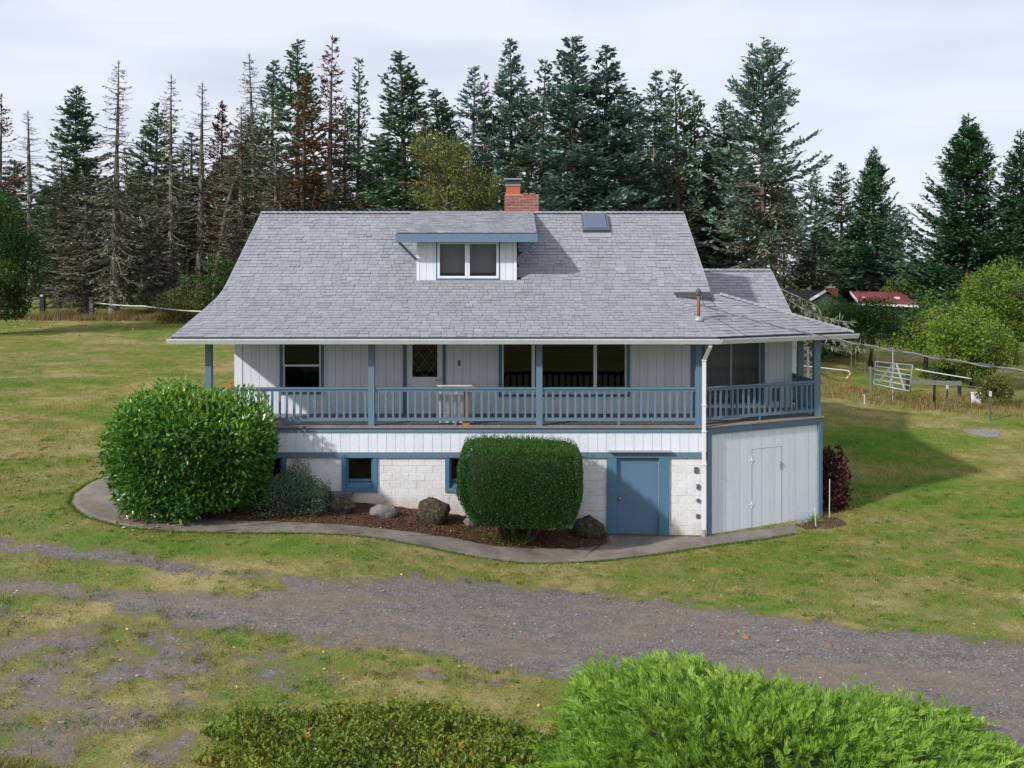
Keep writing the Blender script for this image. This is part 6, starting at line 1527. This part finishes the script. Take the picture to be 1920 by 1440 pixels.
post_thing('fence_post', 'slim post under the middle of the grey timber rail', 1752, None, 37.5, 700, .08, M['dark_wood'])
for px, top, bot, lb in ((1776,720,768,'metal stake with white tip below the grey timber rail'), (1857,734,789,'metal stake with white tip at the far right of the lawn')):
    st = post_thing('fence_stake', lb, px, bot, None, top, .05, M['metal_dark'], cat='fence stake', group='metal stakes with white tips')
    xq, Y, _ = st.location; MB().box(xq-.035, xq+.035, Y-.035, Y+.035, WZ(top+9,Y), WZ(top,Y)+.01).build('tip', M['rope'], st)
rope('fence_rail', 'white pipe rail from the field gate to the right', [(1716,692,37),(1822,710,36)], .024, sag=.01)
rope('fence_rail', 'white bent pipe rail beyond the right porch post', [(1486,684,40),(1545,690,40),(1591,695,39.5),(1594,701,39.4),(1587,710,39.4)], .024, sag=.0)
post_thing('pipe_post', 'thin rusty stake under the bent white pipe', 1591, None, 39.4, 697, .05, M['rust'], rnd_=True)
rope('fence_rail', 'lower wire beyond the timber rail at right', [(1700,708,40),(1850,728,38),(1950,738,36)], .02, M['weathered'], sag=.02)
_, YU = ground_at(1830, 756)
ub = thing('utility_box', 'small white utility box in the dry grass at right', 'utility box', (WX(1830,YU), YU, h(WX(1830,YU),YU)))
xb, zb = WX(1830,YU), h(WX(1830,YU),YU); MB().box(xb-.16,xb+.16,YU-.1,YU+.1,zb-.05,zb+.42).build('cabinet', M['trim_white'], ub); MB().box(xb-.18,xb+.18,YU-.13,YU+.13,zb+.42,zb+.46).build('lid', M['trim_white'], ub); MB().box(xb+.06,xb+.13,YU-.115,YU-.101,zb+.28,zb+.36).build('sticker', M['orange_wood'], ub)
lo_ = thing('faucet_stand', 'small white standpipe on the right lawn beyond the porch', 'standpipe', tuple(Vector((WX(1621,37.5),37.5,h(WX(1621,37.5),37.5)))))
xf, zf = WX(1621,37.5), h(WX(1621,37.5),37.5); mb = MB(); mb.tube([(xf,37.5,zf-.05),(xf,37.5,zf+.42),(xf-.08,37.5,zf+.42)], .025, 6); mb.build('pipe', M['rope'], lo_); MB().box(xf-.22,xf+.16,37.35,37.65,zf-.02,zf+.05).build('slab', M['concrete'], lo_)
x, y = ground_at(1845, 812); z = h(x,y); pad = thing('well_cover', 'flat pale concrete cover sunk in the right lawn', 'cover', (x,y,z)); mb = MB(); ang = [2*math.pi*k/18 for k in range(18)]
mb.add([(x+(.62+.12*math.sin(3*a))*math.cos(a),y+.62*math.sin(a),z-.15) for a in ang]+[(x+(.58+.12*math.sin(3*a))*math.cos(a),y+.58*math.sin(a),h(x+(.58+.12*math.sin(3*a))*math.cos(a), y+.58*math.sin(a))+.02) for a in ang],[tuple(range(18,36))]+[(i,(i+1)%18,18+(i+1)%18,18+i) for i in range(18)]); mb.build('slab', M['rock_pale'], pad)
for k in range(4):
    px = (1596, 1622, 1646, 1604)[k]; Yk = 43+k*1.3
    post_thing('fence_stake', ['thin grey wire fence stake nearest the porch beneath the fruit tree', 'second thin grey wire fence stake from the porch', 'third thin grey wire fence stake, just left of the field gate', 'farthest thin grey fence stake in the shade under the fruit tree'][k], px, None, Yk, 645-k*4, .035, M['weathered'], cat='fence stake', group='wire fence stakes by the fruit tree')

# red-roofed neighbour
Yn = 66.0
nh = thing('neighbour_house', 'low house with a dark red roof among the trees at right', 'house', (WX(1655,Yn), Yn+4, h(WX(1655,Yn),Yn)))
def q3(px, py, Y): return Vector((WX(px,Y), Y, WZ(py,Y)))
e0, e1 = q3(1612,568,Yn), q3(1722,572,Yn); r0_, r1_ = q3(1594,546,Yn+5), q3(1690,548,Yn+5)
mb = MB(); b0, b1 = e0+Vector((0,10,0)), e1+Vector((0,10,0)); mb.add([e0,e1,r1_,r0_,b0,b1],[(0,1,2,3),(3,2,5,4),(1,5,2)]); mb.build('roof', M['red_roof'], nh)
MB().bar(e0+Vector((0,-.03,-.09)), e1+Vector((0,-.03,-.09)), .06, .16).build('fascia', M['trim_white'], nh)
MB().bar(e0+Vector((-.03,0,-.06)), r0_+Vector((-.03,0,-.06)), .06, .18).build('rake_board', M['trim_white'], nh)
zg = h(e0.x, Yn)-.3; MB().box(e0.x+.4, e1.x-.6, Yn+.5, Yn+9.5, zg, e0.z-.12).build('wall', M['grey_wall'], nh)
for px in (1620, 1682): v = q3(px, 558, Yn+2.4); MB().box(v.x-.14,v.x+.14,v.y-.2,v.y+.2,v.z-.1,v.z+.05).build('roof_vent', M['trim_white'], nh)
w0, w1, wr = q3(1518,563,Yn), q3(1548,545,Yn+.0), q3(1580,563,Yn)
mb = MB(); mb.add([w0,w1,w1+Vector((0,9,0)),w0+Vector((0,9,0)),wr,wr+Vector((0,9,0))],[(0,1,2,3),(1,4,5,2)]); wg = mb.build('wing_roof', M['dark_wood'], nh)
MB().bar(w0+Vector((0,-.04,0)), w1+Vector((0,-.04,0)), .08, .18).build('rake_board', M['trim_white'], wg)
MB().add([w0+Vector((.3,.1,-.15)),wr+Vector((-.3,.1,-.15)),w1+Vector((0,.1,-.15)),Vector((w0.x+.3,Yn+.1,zg)),Vector((wr.x-.3,Yn+.1,zg))],[(0,1,2),(3,4,1,0)]).build('gable_wall', M['grey_wall'], nh)
c0, c1 = q3(1551,540,Yn+2), q3(1571,560,Yn+2); nc = MB().box(c0.x,c1.x,Yn+2,Yn+2.8,c1.z-1,c0.z).build('chimney', M['brick'], nh); MB().box(c0.x+.05,c1.x-.15,Yn+2.1,Yn+2.7,c0.z,c0.z+.12).build('cap', M['rope'], nc)

# ------------------------------------------------------------------ tidy
for o in WORLD_ROOTS:
    if '_w' in o.keys(): del o['_w']
